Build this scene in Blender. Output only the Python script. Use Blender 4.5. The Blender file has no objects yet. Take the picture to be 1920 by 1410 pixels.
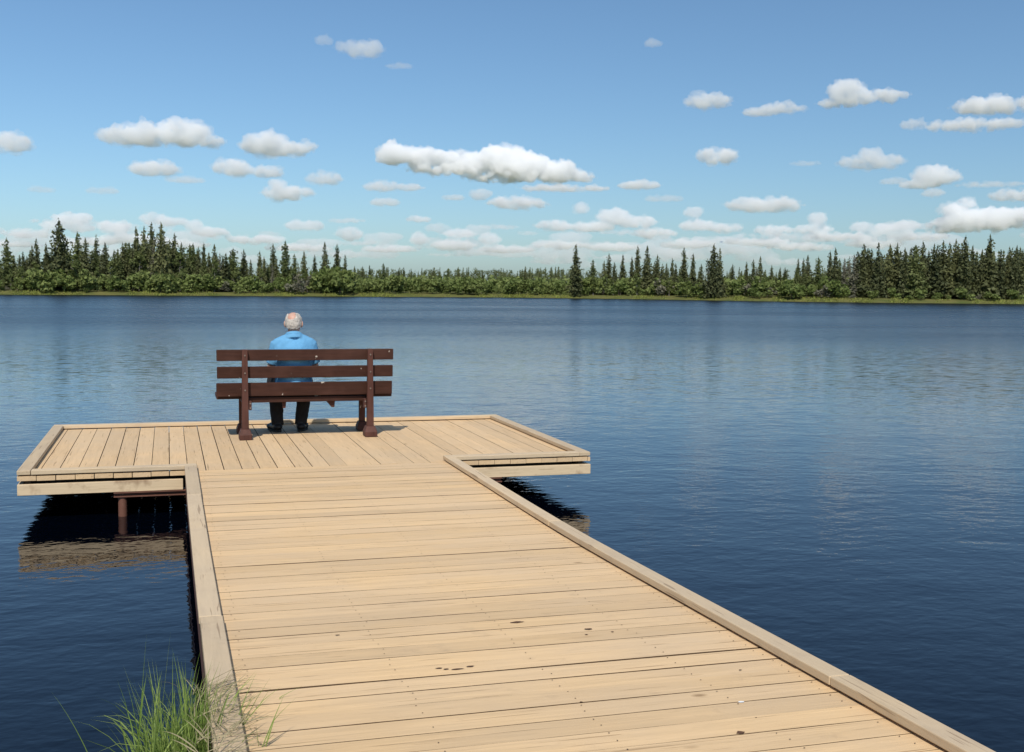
import bpy, bmesh, math, random
from mathutils import Vector, Matrix, noise

scene = bpy.context.scene
COL = scene.collection
R = math.radians
rnd = random.Random(7)

# ------------------------------------------------------------------ helpers
def tag(o, label=None, cat=None, group=None, kind=None):
    if label: o['label'] = label
    if cat: o['category'] = cat
    if group: o['group'] = group
    if kind: o['kind'] = kind
    return o

def empty(name, loc=(0, 0, 0), rz=0.0, parent=None):
    o = bpy.data.objects.new(name, None)
    COL.objects.link(o)
    o.location = loc
    o.rotation_euler = (0, 0, rz)
    o.parent = parent
    return o

def link_mesh(name, me, mat=None, parent=None):
    o = bpy.data.objects.new(name, me)
    COL.objects.link(o)
    if mat and not me.materials:
        me.materials.append(mat)
    o.parent = parent
    return o

def obj(name, bm, mat, parent=None, smooth=False, bevel=0.0):
    me = bpy.data.meshes.new(name)
    bmesh.ops.recalc_face_normals(bm, faces=bm.faces)
    bm.to_mesh(me)
    bm.free()
    if smooth:
        me.polygons.foreach_set('use_smooth', [True] * len(me.polygons))
    o = link_mesh(name, me, mat, parent)
    if bevel:
        m = o.modifiers.new('bevel', 'BEVEL')
        m.width = bevel
        m.segments = 2
        m.limit_method = 'ANGLE'
    return o

def hexa(bm, pts):
    """eight corners: bottom ring then top ring"""
    v = [bm.verts.new(p) for p in pts]
    for f in ((0, 3, 2, 1), (4, 5, 6, 7), (0, 1, 5, 4), (1, 2, 6, 5), (2, 3, 7, 6), (3, 0, 4, 7)):
        bm.faces.new([v[i] for i in f])
    return v

def box(bm, x0, x1, y0, y1, z0, z1):
    return hexa(bm, [(x0, y0, z0), (x1, y0, z0), (x1, y1, z0), (x0, y1, z0),
                     (x0, y0, z1), (x1, y0, z1), (x1, y1, z1), (x0, y1, z1)])

def frustum(bm, p0, r0, p1, r1, n=14, caps=True):
    p0, p1 = Vector(p0), Vector(p1)
    d = (p1 - p0)
    if d.length < 1e-6:
        return
    d.normalize()
    a = d.orthogonal().normalized()
    b = d.cross(a)
    rows = []
    for p, r in ((p0, r0), (p1, r1)):
        rows.append([bm.verts.new(p + (a * math.cos(2 * math.pi * k / n) + b * math.sin(2 * math.pi * k / n)) * r) for k in range(n)])
    for k in range(n):
        bm.faces.new((rows[0][k], rows[0][(k + 1) % n], rows[1][(k + 1) % n], rows[1][k]))
    if caps:
        bm.faces.new(rows[0][::-1])
        bm.faces.new(rows[1])

_ICO = {}
def ball(bm, c, rx, ry=None, rz=None, sub=3, rot=None):
    ry = rx if ry is None else ry
    rz = rx if rz is None else rz
    if sub not in _ICO:
        t = bmesh.new()
        bmesh.ops.create_icosphere(t, subdivisions=sub, radius=1.0)
        t.verts.index_update()
        _ICO[sub] = ([v.co.copy() for v in t.verts], [[v.index for v in f.verts] for f in t.faces])
        t.free()
    vs, fs = _ICO[sub]
    c = Vector(c)
    r3_ = rot.to_3x3() if rot is not None else None
    new = []
    for v in vs:
        p = Vector((v.x * rx, v.y * ry, v.z * rz))
        if r3_ is not None: p = r3_ @ p
        new.append(bm.verts.new(c + p))
    for f in fs:
        bm.faces.new([new[k] for k in f])

def capsule(bm, p0, r0, p1, r1, n=16):
    ball(bm, p0, r0, sub=2)
    ball(bm, p1, r1, sub=2)
    frustum(bm, p0, r0, p1, r1, n)

def tube(bm, pts, r, n=8):
    for i in range(len(pts) - 1):
        ra = r[i] if isinstance(r, (list, tuple)) else r
        rb = r[i + 1] if isinstance(r, (list, tuple)) else r
        frustum(bm, pts[i], ra, pts[i + 1], rb, n)

def remeshed(name, bm, voxel, mat, parent=None, smooth_iter=4, extra=None):
    """union of the shapes in bm as ONE continuous skin"""
    me = bpy.data.meshes.new(name + '_raw')
    bm.to_mesh(me)
    bm.free()
    t = bpy.data.objects.new(name + '_raw', me)
    COL.objects.link(t)
    m = t.modifiers.new('r', 'REMESH')
    m.mode = 'VOXEL'
    m.voxel_size = voxel
    if smooth_iter:
        s = t.modifiers.new('s', 'SMOOTH')
        s.iterations = smooth_iter
        s.factor = 0.5
    if extra:
        extra(t)
    dg = bpy.context.evaluated_depsgraph_get()
    dg.update()
    out = bpy.data.meshes.new_from_object(t.evaluated_get(dg))
    out.name = name
    bpy.data.objects.remove(t)
    bpy.data.meshes.remove(me)
    out.polygons.foreach_set('use_smooth', [True] * len(out.polygons))
    out.materials.clear()
    return link_mesh(name, out, mat, parent)

# ------------------------------------------------------------------ materials
def new_mat(name):
    m = bpy.data.materials.new(name)
    m.use_nodes = True
    nt = m.node_tree
    for n in list(nt.nodes):
        nt.nodes.remove(n)
    out = nt.nodes.new('ShaderNodeOutputMaterial')
    return m, nt, out

class NT:
    def __init__(s, nt): s.nt = nt
    def n(s, t, **kw):
        d = s.nt.nodes.new(t)
        for k, v in kw.items():
            if k.startswith('i_'):
                d.inputs[k[2:].replace('_', ' ')].default_value = v
            else:
                setattr(d, k, v)
        return d
    def l(s, a, b): s.nt.links.new(a, b)
    def math(s, op, a, b=None, clamp=False):
        d = s.n('ShaderNodeMath', operation=op, use_clamp=clamp)
        for i, v in enumerate((a, b)):
            if v is None: continue
            if isinstance(v, (int, float)): d.inputs[i].default_value = v
            else: s.l(v, d.inputs[i])
        return d.outputs[0]
    def mix(s, f, a, b, blend='MIX'):
        d = s.n('ShaderNodeMix', data_type='RGBA', blend_type=blend)
        for i, v in ((0, f), (6, a), (7, b)):
            if isinstance(v, (int, float)): d.inputs[i].default_value = v
            elif isinstance(v, tuple): d.inputs[i].default_value = (*v, 1.0) if len(v) == 3 else v
            else: s.l(v, d.inputs[i])
        return d.outputs[2]
    def ramp(s, f, stops):
        d = s.n('ShaderNodeValToRGB')
        e = d.color_ramp.elements
        while len(e) < len(stops): e.new(0.5)
        for k, (p, c) in enumerate(stops):
            e[k].position = p
            e[k].color = (c, c, c, 1) if isinstance(c, (int, float)) else (*c, 1)
        s.l(f, d.inputs[0])
        return d.outputs[0]
    def coords(s, scale=(1, 1, 1), kind='Object', rot=(0, 0, 0)):
        tc = s.n('ShaderNodeTexCoord')
        mp = s.n('ShaderNodeMapping')
        mp.inputs['Scale'].default_value = scale
        mp.inputs['Rotation'].default_value = rot
        s.l(tc.outputs[kind], mp.inputs[0])
        return mp.outputs[0]
    def noise(s, vec, scale, detail=3, rough=0.55, dist=0.0):
        d = s.n('ShaderNodeTexNoise')
        d.inputs['Scale'].default_value = scale
        d.inputs['Detail'].default_value = detail
        d.inputs['Roughness'].default_value = rough
        d.inputs['Distortion'].default_value = dist
        s.l(vec, d.inputs['Vector'])
        return d.outputs['Fac']
    def bump(s, h, dist, strength=1.0, normal=None):
        d = s.n('ShaderNodeBump')
        d.inputs['Strength'].default_value = strength
        d.inputs['Distance'].default_value = dist
        s.l(h, d.inputs['Height'])
        if normal is not None: s.l(normal, d.inputs['Normal'])
        return d.outputs[0]
    def bsdf(s, out, color, rough=0.6, spec=0.3, normal=None):
        b = s.n('ShaderNodeBsdfPrincipled')
        if isinstance(color, tuple): b.inputs['Base Color'].default_value = (*color, 1)
        else: s.l(color, b.inputs['Base Color'])
        if isinstance(rough, (int, float)): b.inputs['Roughness'].default_value = rough
        else: s.l(rough, b.inputs['Roughness'])
        b.inputs['Specular IOR Level'].default_value = spec
        if normal is not None: s.l(normal, b.inputs['Normal'])
        s.l(b.outputs[0], out.inputs['Surface'])
        return b

def wood(name, axis, base, grey, dark, weather=0.5, knots=True, island=0.12, stain=0.0):
    m, nt, out = new_mat(name)
    g = NT(nt)
    st = {'x': (0.9, 14, 14), 'y': (14, 0.9, 14)}[axis]
    geo = g.n('ShaderNodeNewGeometry')
    isl = geo.outputs['Random Per Island']
    tc = g.n('ShaderNodeTexCoord')
    off = g.n('ShaderNodeCombineXYZ')
    sh = g.math('MULTIPLY', isl, 37.0)
    for k in range(3): g.l(sh, off.inputs[k])
    add = g.n('ShaderNodeVectorMath', operation='ADD')
    g.l(tc.outputs['Object'], add.inputs[0]); g.l(off.outputs[0], add.inputs[1])
    mp = g.n('ShaderNodeMapping'); mp.inputs['Scale'].default_value = st
    g.l(add.outputs[0], mp.inputs[0])
    grain = g.noise(mp.outputs[0], 2.2, 5, 0.62, 0.6)
    fine = g.noise(mp.outputs[0], 9.0, 3, 0.6)
    patch = g.noise(add.outputs[0], 1.6, 3, 0.6)
    wide = g.noise(tc.outputs['Object'], 0.55, 3, 0.6)
    c = g.mix(g.ramp(grain, [(0.3, 0.0), (0.72, 1.0)]), base, tuple(v * 0.80 for v in base))
    wfac = g.math('MULTIPLY', g.ramp(patch, [(0.35, 0.0), (0.75, 1.0)]), weather)
    c = g.mix(wfac, c, grey)
    c = g.mix(g.math('MULTIPLY', g.ramp(wide, [(0.42, 0.0), (0.7, 1.0)]), weather * 0.8), c, grey)
    # dry dark streaks in the grain
    c = g.mix(g.math('MULTIPLY', g.ramp(fine, [(0.62, 0.0), (0.8, 1.0)]), 0.35), c, dark)
    # drying cracks and dark weather lines along the grain
    mc = g.n('ShaderNodeMapping'); mc.inputs['Scale'].default_value = {'x': (0.8, 26, 26), 'y': (26, 0.8, 26)}[axis]
    g.l(add.outputs[0], mc.inputs[0])
    ck = g.ramp(g.noise(mc.outputs[0], 2.6, 2, 0.5, 0.3), [(0.66, 0.0), (0.70, 1.0)])
    spots = g.ramp(g.noise(tc.outputs['Object'], 7.0, 4, 0.7), [(0.60, 0.0), (0.78, 1.0)])
    c = g.mix(g.math('MULTIPLY', ck, 0.55), c, dark)
    c = g.mix(g.math('MULTIPLY', spots, 0.45), c, tuple(0.55 * a + 0.45 * b for a, b in zip(grey, dark)))
    # each board its own tone
    val = g.math('ADD', g.math('MULTIPLY', g.math('SUBTRACT', isl, 0.5), 2 * island), 1.0)
    c = g.mix(1.0, c, g_rgb(g, val), 'MULTIPLY')
    if knots:
        v = g.n('ShaderNodeTexVoronoi'); v.inputs['Scale'].default_value = 2.6
        mk = g.n('ShaderNodeMapping'); mk.inputs['Scale'].default_value = {'x': (0.55, 1, 1), 'y': (1, 0.55, 1)}[axis]
        g.l(add.outputs[0], mk.inputs[0]); g.l(mk.outputs[0], v.inputs['Vector'])
        kn = g.ramp(v.outputs['Distance'], [(0.022, 1.0), (0.055, 0.0)])
        pick = g.ramp(g.noise(add.outputs[0], 0.9, 1), [(0.40, 0.0), (0.46, 1.0)])
        c = g.mix(g.math('MULTIPLY', g.math('MULTIPLY', kn, pick), 0.75), c, dark)
    if stain:
        s_ = g.ramp(g.noise(add.outputs[0], 3.2, 4, 0.7), [(0.5, 0.0), (0.72, 1.0)])
        c = g.mix(g.math('MULTIPLY', s_, stain), c, (0.16, 0.07, 0.03))
    nrm = g.bump(grain, 0.004, 0.6)
    g.bsdf(out, c, 0.72, 0.2, nrm)
    return m

def g_rgb(g, val):
    d = g.n('ShaderNodeCombineColor')
    for k in range(3): g.l(val, d.inputs[k])
    return d.outputs[0]

def paint(name, color, rough=0.5, wear=None, wear_col=(0.4, 0.35, 0.3), scale=9.0, var=0.25, spec=0.35):
    m, nt, out = new_mat(name)
    g = NT(nt)
    co = g.coords()
    n1 = g.noise(co, scale, 4)
    c = g.mix(g.ramp(n1, [(0.3, 0.0), (0.7, 1.0)]), color, tuple(v * (1 - var) for v in color))
    if wear:
        n2 = g.noise(co, scale * 2.3, 3, 0.5)
        c = g.mix(g.ramp(n2, [(wear, 0.0), (wear + 0.03, 1.0)]), c, wear_col)
    g.bsdf(out, c, rough, spec, g.bump(n1, 0.002, 0.5))
    return m

def leafy(name, a, b, rough=0.6, transl=0.25, spread=0.5):
    m, nt, out = new_mat(name)
    g = NT(nt)
    geo = g.n('ShaderNodeNewGeometry')
    oi = g.n('ShaderNodeObjectInfo')
    f = g.math('ADD', g.math('MULTIPLY', geo.outputs['Random Per Island'], 1 - spread), g.math('MULTIPLY', oi.outputs['Random'], spread))
    c = g.mix(f, a, b)
    p = g.n('ShaderNodeBsdfPrincipled')
    g.l(c, p.inputs['Base Color'])
    p.inputs['Roughness'].default_value = rough
    p.inputs['Specular IOR Level'].default_value = 0.2
    t = g.n('ShaderNodeBsdfTranslucent')
    g.l(c, t.inputs[0])
    ms = g.n('ShaderNodeMixShader'); ms.inputs[0].default_value = transl
    g.l(p.outputs[0], ms.inputs[1]); g.l(t.outputs[0], ms.inputs[2])
    g.l(ms.outputs[0], out.inputs['Surface'])
    return m

# ------------------------------------------------------------------ camera
F = 2200.0                       # focal length in pixels of the 1920 wide photograph
PITCH, ROLL, YAW = 0.07629, 0.0085, 0.28546
CAM = Vector((0, 0, 1.5))
cam = bpy.data.cameras.new('camera')
cam.sensor_width = 36.0
cam.lens = 36.0 * F / 1920.0
cam.clip_start = 0.05
cam.clip_end = 120000.0
co_ = bpy.data.objects.new('camera', cam)
COL.objects.link(co_)
fwd = Vector((math.sin(YAW) * math.cos(PITCH), math.cos(YAW) * math.cos(PITCH), -math.sin(PITCH)))
rt = Vector((math.cos(YAW), -math.sin(YAW), 0))
up = rt.cross(fwd)
cr, sr = math.cos(ROLL), math.sin(ROLL)
rt2 = rt * cr - up * sr if False else rt * cr + up * sr
up2 = up * cr - rt * sr
M = Matrix((rt2, up2, -fwd)).transposed().to_4x4()
M.translation = CAM
co_.matrix_world = M
scene.camera = co_

def ray(x, y):
    a, b = x - 960.0, y - 705.0
    return (fwd * F + rt2 * a - up2 * b).normalized()

def at(x, y, dist):
    """the point seen at pixel x, y of the photograph at a horizontal distance"""
    d = ray(x, y)
    return CAM + d * (dist / math.hypot(d.x, d.y))

# ------------------------------------------------------------------ light
SUN = Vector((-0.34, -0.80, 1.0)).normalized()
EL = math.asin(SUN.z)
ROT = math.atan2(-SUN.x, SUN.y)
sl = bpy.data.lights.new('sun', 'SUN')
sl.energy = 4.2
sl.angle = R(0.53)
sl.color = (1.0, 0.95, 0.87)
so = bpy.data.objects.new('sun', sl)
COL.objects.link(so)
so.rotation_euler = SUN.to_track_quat('Z', 'Y').to_euler()

w = bpy.data.worlds.new('World')
scene.world = w
w.use_nodes = True
wn = w.node_tree
bg = next(n for n in wn.nodes if n.type == 'BACKGROUND')
sky = wn.nodes.new('ShaderNodeTexSky')
sky.sky_type = 'NISHITA'
sky.sun_disc = False
sky.sun_elevation = EL
sky.sun_rotation = ROT
sky.altitude = 0
sky.air_density = 0.8
sky.dust_density = 0.9
sky.ozone_density = 8.0
tint = wn.nodes.new('ShaderNodeMix')
tint.data_type = 'RGBA'; tint.blend_type = 'MULTIPLY'
tint.inputs[0].default_value = 1.0
tint.inputs[7].default_value = (1.065, 1.08, 0.95, 1.0)
wn.links.new(sky.outputs[0], tint.inputs[6])
wn.links.new(tint.outputs[2], bg.inputs[0])
bg.inputs[1].default_value = 0.134
scene.view_settings.view_transform = 'Standard'
scene.view_settings.look = 'None'
scene.view_settings.exposure = 0.0
cy = scene.cycles
cy.max_bounces = 34
cy.diffuse_bounces = 4
cy.glossy_bounces = 3
cy.transmission_bounces = 4
cy.volume_bounces = 32
cy.transparent_max_bounces = 12
cy.caustics_reflective = False
cy.caustics_refractive = False
cy.use_denoising = True

# ------------------------------------------------------------------ setting
WZ = -0.35

def shore_r(th):
    """distance of the far shore for an angle to the right of the camera's heading (degrees)"""
    tab = [(-60, 175), (-40, 185), (-23.6, 190), (-17, 189), (-11.8, 188), (0, 194), (6, 188), (11.8, 174), (18, 172), (23.6, 177), (40, 185), (60, 180)]
    th = max(-60, min(60, th))
    r = tab[-1][1]
    for (a, ra), (b, rb) in zip(tab, tab[1:]):
        if a <= th <= b:
            t = (th - a) / (b - a)
            r = ra + (rb - ra) * t
            break
    return r + 1.3 * noise.noise((th * 0.7, 3.1, 0)) + 0.6 * noise.noise((th * 2.3, 8.1, 0))

def polar(th, r):
    a = YAW + R(th)
    return math.sin(a) * r, math.cos(a) * r

def ground_z(x, y):
    r = math.hypot(x, y)
    th = math.degrees(math.atan2(x, y) - YAW)
    th = (th + 180) % 360 - 180
    d = r - shore_r(th)
    if d < 0: far = max(-2.5, WZ + d * 0.12)
    else: far = WZ + 0.25 * min(d, 2) + 0.02 * max(0, min(d - 2, 60)) + 0.15 * noise.noise((x * .05, y * .05, 0)) * min(d * .2, 1)
    ys = 1.9 + 2.3 * math.exp(-((x + 0.02) / 0.40) ** 2)
    k = ys - y
    near = WZ + (0.16 * k if k > 0 else max(-2.5, 0.5 * k))
    near = min(near, -0.12 if y > -1 else -0.12 + 0.06 * (-1 - y))
    near = min(near, 0.5)
    return max(far, near)

bm = bmesh.new()
radii = [0.0, .4, .8, 1.2, 1.6] + [2 + .16 * k for k in range(22)] + [6, 7, 9, 12, 18, 30, 50, 80, 120, 150]
radii += [160 + 1.5 * k for k in range(34)] + [216, 225, 240, 260, 290, 330, 400, 500, 700, 1000, 2000, 4000, 9000, 30000]
NA = 400
rows = []
for r in radii:
    if r == 0:
        rows.append([bm.verts.new((0, 0, ground_z(0, 0)))])
        continue
    rows.append([bm.verts.new((r * math.sin(2 * math.pi * k / NA), r * math.cos(2 * math.pi * k / NA),
                 ground_z(r * math.sin(2 * math.pi * k / NA), r * math.cos(2 * math.pi * k / NA)))) for k in range(NA)])
for k in range(NA):
    bm.faces.new((rows[0][0], rows[1][k], rows[1][(k + 1) % NA]))
for i in range(1, len(rows) - 1):
    for k in range(NA):
        bm.faces.new((rows[i][k], rows[i + 1][k], rows[i + 1][(k + 1) % NA], rows[i][(k + 1) % NA]))
m, nt, out = new_mat('ground')
g = NT(nt)
co = g.coords()
n1 = g.noise(co, 0.35, 5, 0.6)
n2 = g.noise(co, 3.0, 4, 0.6)
c = g.mix(g.ramp(n1, [(0.35, 0.0), (0.65, 1.0)]), (0.085, 0.11, 0.028), (0.17, 0.16, 0.05))
c = g.mix(g.math('MULTIPLY', n2, 0.5), c, (0.07, 0.06, 0.03))
g.bsdf(out, c, 0.9, 0.1, g.bump(n2, 0.05, 0.6))
tag(obj('ground', bm, m, smooth=True), kind='structure')

# water
bm = bmesh.new()
vs = [bm.verts.new((x, y, WZ)) for x, y in ((-420, -420), (420, -420), (420, 420), (-420, 420))]
bm.faces.new(vs)
m, nt, out = new_mat('lake_water')
g = NT(nt)
co1 = g.coords((1.0, 1.3, 1.0), rot=(0, 0, R(16)))
co2 = g.coords((1.0, 1.5, 1.0), rot=(0, 0, R(-28)))
co3 = g.coords((0.35, 1.0, 1.0), rot=(0, 0, R(16)))
h1 = g.noise(co1, 5.5, 2, 0.5, 0.3)
h2 = g.noise(co2, 12.0, 2, 0.5, 0.2)
h3 = g.noise(co1, 1.1, 2, 0.5, 0.4)
gust = g.ramp(g.noise(co3, 0.045, 3, 0.6), [(0.35, 0.55), (0.7, 1.15)])
geo_w = g.n('ShaderNodeNewGeometry')
ln = g.n('ShaderNodeVectorMath', operation='LENGTH')
g.l(geo_w.outputs['Position'], ln.inputs[0])
# sheltered water by the landing, rougher out on the open lake
mr = g.n('ShaderNodeMapRange')
mr.inputs['From Min'].default_value = 7.0; mr.inputs['From Max'].default_value = 60.0
mr.inputs['To Min'].default_value = 0.42; mr.inputs['To Max'].default_value = 0.9
g.l(ln.outputs['Value'], mr.inputs['Value'])
h = g.math('ADD', g.math('ADD', g.math('MULTIPLY', h1, 0.012), g.math('MULTIPLY', h2, 0.0045)), g.math('MULTIPLY', h3, 0.030))
h = g.math('MULTIPLY', h, g.math('MULTIPLY', gust, mr.outputs[0]))
nb = g.bump(h, 1.0, 1.0)
# small wind-driven facets of the open water
fc = g.n('ShaderNodeTexNoise'); fc.inputs['Scale'].default_value = 3.5; fc.inputs['Detail'].default_value = 2.0
fc_co = g.coords((1.0, 1.2, 1.0), rot=(0, 0, R(16)))
g.l(fc_co, fc.inputs['Vector'])
sub = g.n('ShaderNodeVectorMath', operation='SUBTRACT'); sub.inputs[1].default_value = (.5, .5, .5)
g.l(fc.outputs['Color'], sub.inputs[0])
flat = g.n('ShaderNodeVectorMath', operation='MULTIPLY'); flat.inputs[1].default_value = (1.0, 1.0, 0.0)
g.l(sub.outputs[0], flat.inputs[0])
wf = g.n('ShaderNodeMapRange')
wf.inputs['From Min'].default_value = 12.0; wf.inputs['From Max'].default_value = 60.0
wf.inputs['To Min'].default_value = 0.0; wf.inputs['To Max'].default_value = 0.60
g.l(ln.outputs['Value'], wf.inputs['Value'])
sc_ = g.n('ShaderNodeVectorMath', operation='SCALE')
g.l(flat.outputs[0], sc_.inputs[0]); g.l(g.math('MULTIPLY', wf.outputs[0], gust), sc_.inputs['Scale'])
ad = g.n('ShaderNodeVectorMath', operation='ADD'); g.l(nb, ad.inputs[0]); g.l(sc_.outputs[0], ad.inputs[1])
nm = g.n('ShaderNodeVectorMath', operation='NORMALIZE'); g.l(ad.outputs[0], nm.inputs[0])
rgh = g.n('ShaderNodeMapRange', interpolation_type='SMOOTHSTEP')
rgh.inputs['From Min'].default_value = 9.0; rgh.inputs['From Max'].default_value = 62.0
rgh.inputs['To Min'].default_value = 0.04; rgh.inputs['To Max'].default_value = 0.285
g.l(ln.outputs['Value'], rgh.inputs['Value'])
b = g.bsdf(out, (0.0004, 0.0012, 0.0035), g.math('MULTIPLY', rgh.outputs[0], g.math('ADD', g.math('MULTIPLY', gust, 0.5), 0.55)), 0.5, nm.outputs[0])
b.inputs['IOR'].default_value = 1.37
tag(obj('water', bm, m), kind='structure')

# ------------------------------------------------------------------ far shore vegetation
def tri(bm, c, s, rr, flat=1.0):
    a = Vector((rr.gauss(0, 1), rr.gauss(0, 1), rr.gauss(0, flat))).normalized()
    b = a.orthogonal().normalized()
    q = Matrix.Rotation(rr.uniform(0, 6.28), 3, a)
    b = q @ b
    d = a.cross(b)
    v = [bm.verts.new(c + b * s * rr.uniform(.7, 1.2)), bm.verts.new(c - b * s * .5 + d * s * rr.uniform(.6, 1)), bm.verts.new(c - b * s * .5 - d * s * rr.uniform(.6, 1))]
    bm.faces.new(v)

def spruce_crown(bm, seed, width=1.5, start=.06, dens=1.0, pw=.85, ragged=.3, club=0.0, H=10.0, org=Vector((0, 0, 0)), sc=1.0, size=1.0):
    rr = random.Random(seed)
    lv = int(34 * dens)
    gap = [rr.uniform(0, 1) for _ in range(6)]
    for i in range(lv):
        t = i / (lv - 1)
        z = H * (start + (1 - start) * t ** .95)
        prof = (1 - t) ** pw
        if t < .12: prof *= .65 + .35 * t / .12
        rad = width * (prof + .035 + club * math.exp(-((t - .93) / .05) ** 2))
        nb = max(4, int(9 * (prof + .3)))
        a0 = rr.uniform(0, 6.28)
        for k in range(nb):
            a = a0 + 6.283 * k / nb + rr.uniform(-.35, .35)
            L = rad * rr.uniform(1 - ragged * 1.6, 1 + ragged)
            lean = 1 + .25 * math.sin(a * 2 + seed) + .18 * math.sin(t * 17 + seed + a)
            L *= lean
            n = max(1, int(L / .33) + 1)
            for j in range(n):
                u = (j + rr.uniform(.4, 1)) / n
                p = Vector((math.cos(a) * L * u, math.sin(a) * L * u, z - .42 * L * u * (1 - .35 * u) * (1 - t * .6) + rr.uniform(-.1, .1)))
                tri(bm, org + p * sc, (.37 - .14 * t) * rr.uniform(.7, 1.25) * sc * size, rr, .7)
    for j in range(7):
        tri(bm, org + Vector((rr.gauss(0, .04), rr.gauss(0, .04), H * (1 + .012 * j - .03))) * sc, .13 * sc * size, rr, .3)

def bush_crown(bm, seed, w=1.6, h=2.6, n=420, leaf=.26, org=Vector((0, 0, 0)), sc=1.0):
    rr = random.Random(seed)
    lobes = []
    for _ in range(7):
        a = rr.uniform(0, 6.28); r = w * rr.uniform(.1, .62)
        lobes.append((Vector((math.cos(a) * r, math.sin(a) * r, h * rr.uniform(.25, .78))), rr.uniform(.3, .5) * w))
    for i in range(n):
        c, r = lobes[i % 7]
        d = Vector((rr.gauss(0, 1), rr.gauss(0, 1), rr.gauss(0, 1))).normalized()
        p = c + d * r * rr.uniform(.55, 1.08)
        p.z = max(.05, p.z)
        tri(bm, org + p * sc, leaf * rr.uniform(.6, 1.2) * sc, rr)

def decid_crown(bm, seed, H=7.0, w=1.5, n=650, org=Vector((0, 0, 0)), sc=1.0):
    rr = random.Random(seed)
    lobes = []
    for k in range(13):
        z = H * rr.uniform(.3, .93)
        sp = w * (1.05 - .8 * abs(z / H - .5) * 1.5)
        a = rr.uniform(0, 6.28); q = sp * rr.uniform(.1, .7)
        lobes.append((Vector((math.cos(a) * q, math.sin(a) * q, z)), w * rr.uniform(.25, .45)))
    for i in range(n):
        c, r = lobes[i % 13]
        d = Vector((rr.gauss(0, 1), rr.gauss(0, 1), rr.gauss(0, .9))).normalized()
        tri(bm, org + (c + d * r * rr.uniform(.4, 1.1)) * sc, .24 * rr.uniform(.6, 1.2) * sc, rr)

def trunk_mesh(H, r, seed, limbs=0, w=1.0):
    rr = random.Random(seed)
    bm = bmesh.new()
    pts = [Vector((0, 0, -.3))]
    for k in range(1, 6):
        pts.append(Vector((rr.gauss(0, .02 * k), rr.gauss(0, .02 * k), H * k / 5)))
    tube(bm, pts, [r * (1.05 - .19 * k) for k in range(6)], 7)
    for k in range(limbs):
        z = H * rr.uniform(.2, .85); a = rr.uniform(0, 6.28); L = w * rr.uniform(.5, 1)
        p = Vector((0, 0, z))
        q = p + Vector((math.cos(a) * L, math.sin(a) * L, L * rr.uniform(.2, .9)))
        frustum(bm, p, r * .35, q, r * .1, 5)
    return bm

def mesh_of(name, bm, mat):
    me = bpy.data.meshes.new(name)
    bm.to_mesh(me); bm.free()
    me.materials.append(mat)
    return me

needle = leafy('spruce_needles', (0.040, 0.052, 0.024), (0.150, 0.158, 0.062), .65, .12)
needle_pale = leafy('pale_needles', (0.075, 0.10, 0.032), (0.145, 0.165, 0.06), .65, .2)  # own foliage colour of the paler green spruces
grey_twig = leafy('grey_twigs', (0.125, 0.125, 0.085), (0.20, 0.19, 0.135), .8, .1)
willow = leafy('willow_leaves', (0.115, 0.165, 0.042), (0.225, 0.260, 0.085), .6, .3)
birch_leaf = leafy('birch_leaves', (0.105, 0.14, 0.042), (0.19, 0.215, 0.075), .6, .3)
bark = paint('bark', (0.07, 0.055, 0.045), .9, scale=6)
bark_pale = paint('pale_bark', (0.26, 0.24, 0.21), .85, scale=8)

SP = []      # spruce kinds: (crown mesh, trunk mesh, height)
for sd, wd, st, de, pw, rg, cl in ((1, 1.35, .03, 1.15, .62, .30, .05), (2, 1.1, .05, 1.15, .55, .30, .10), (3, 1.6, .04, 1.2, .72, .30, .0),
                                   (4, .95, .08, 1.1, .48, .34, .14), (5, 2.1, .02, 1.5, .72, .30, .0), (6, 1.3, .08, .85, .55, .45, .1)):
    bm = bmesh.new(); spruce_crown(bm, sd, wd, st, de, pw, rg, cl)
    SP.append((mesh_of('spruce_crown', bm, needle), mesh_of('spruce_trunk', trunk_mesh(9.6, .14, sd), bark), 10.1))
for sd in (11, 12):
    bm = bmesh.new(); spruce_crown(bm, sd, 1.6, .06, 1.1, .6, .36, .1)
    SP.append((mesh_of('pale_crown', bm, needle_pale), mesh_of('spruce_trunk', trunk_mesh(9.6, .14, sd), bark), 10.1))
bm = bmesh.new(); spruce_crown(bm, 21, 1.1, .12, .8, .5, .5, .0, size=.75)
SP.append((mesh_of('bare_crown', bm, grey_twig), mesh_of('spruce_trunk', trunk_mesh(9.8, .12, 21, 14, .8), bark_pale), 10.1))
DC = []
for sd in (31, 32, 33):
    bm = bmesh.new(); decid_crown(bm, sd)
    DC.append((mesh_of('birch_crown', bm, birch_leaf), mesh_of('birch_trunk', trunk_mesh(6.2, .1, sd, 10, 1.1), bark_pale), 7.1))
BU = []
for sd in (41, 42, 43, 44):
    bm = bmesh.new(); bush_crown(bm, sd)
    BU.append((mesh_of('willow_crown', bm, willow), mesh_of('willow_stem', trunk_mesh(1.6, .05, sd, 7, 1.1), bark), 2.75))
bm = bmesh.new(); bush_crown(bm, 45, 1.6, 2.6, 300, .2)
BU.append((mesh_of('bare_bush_crown', bm, grey_twig), mesh_of('willow_stem', trunk_mesh(1.6, .05, 45, 9, 1.2), bark), 2.75))

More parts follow.
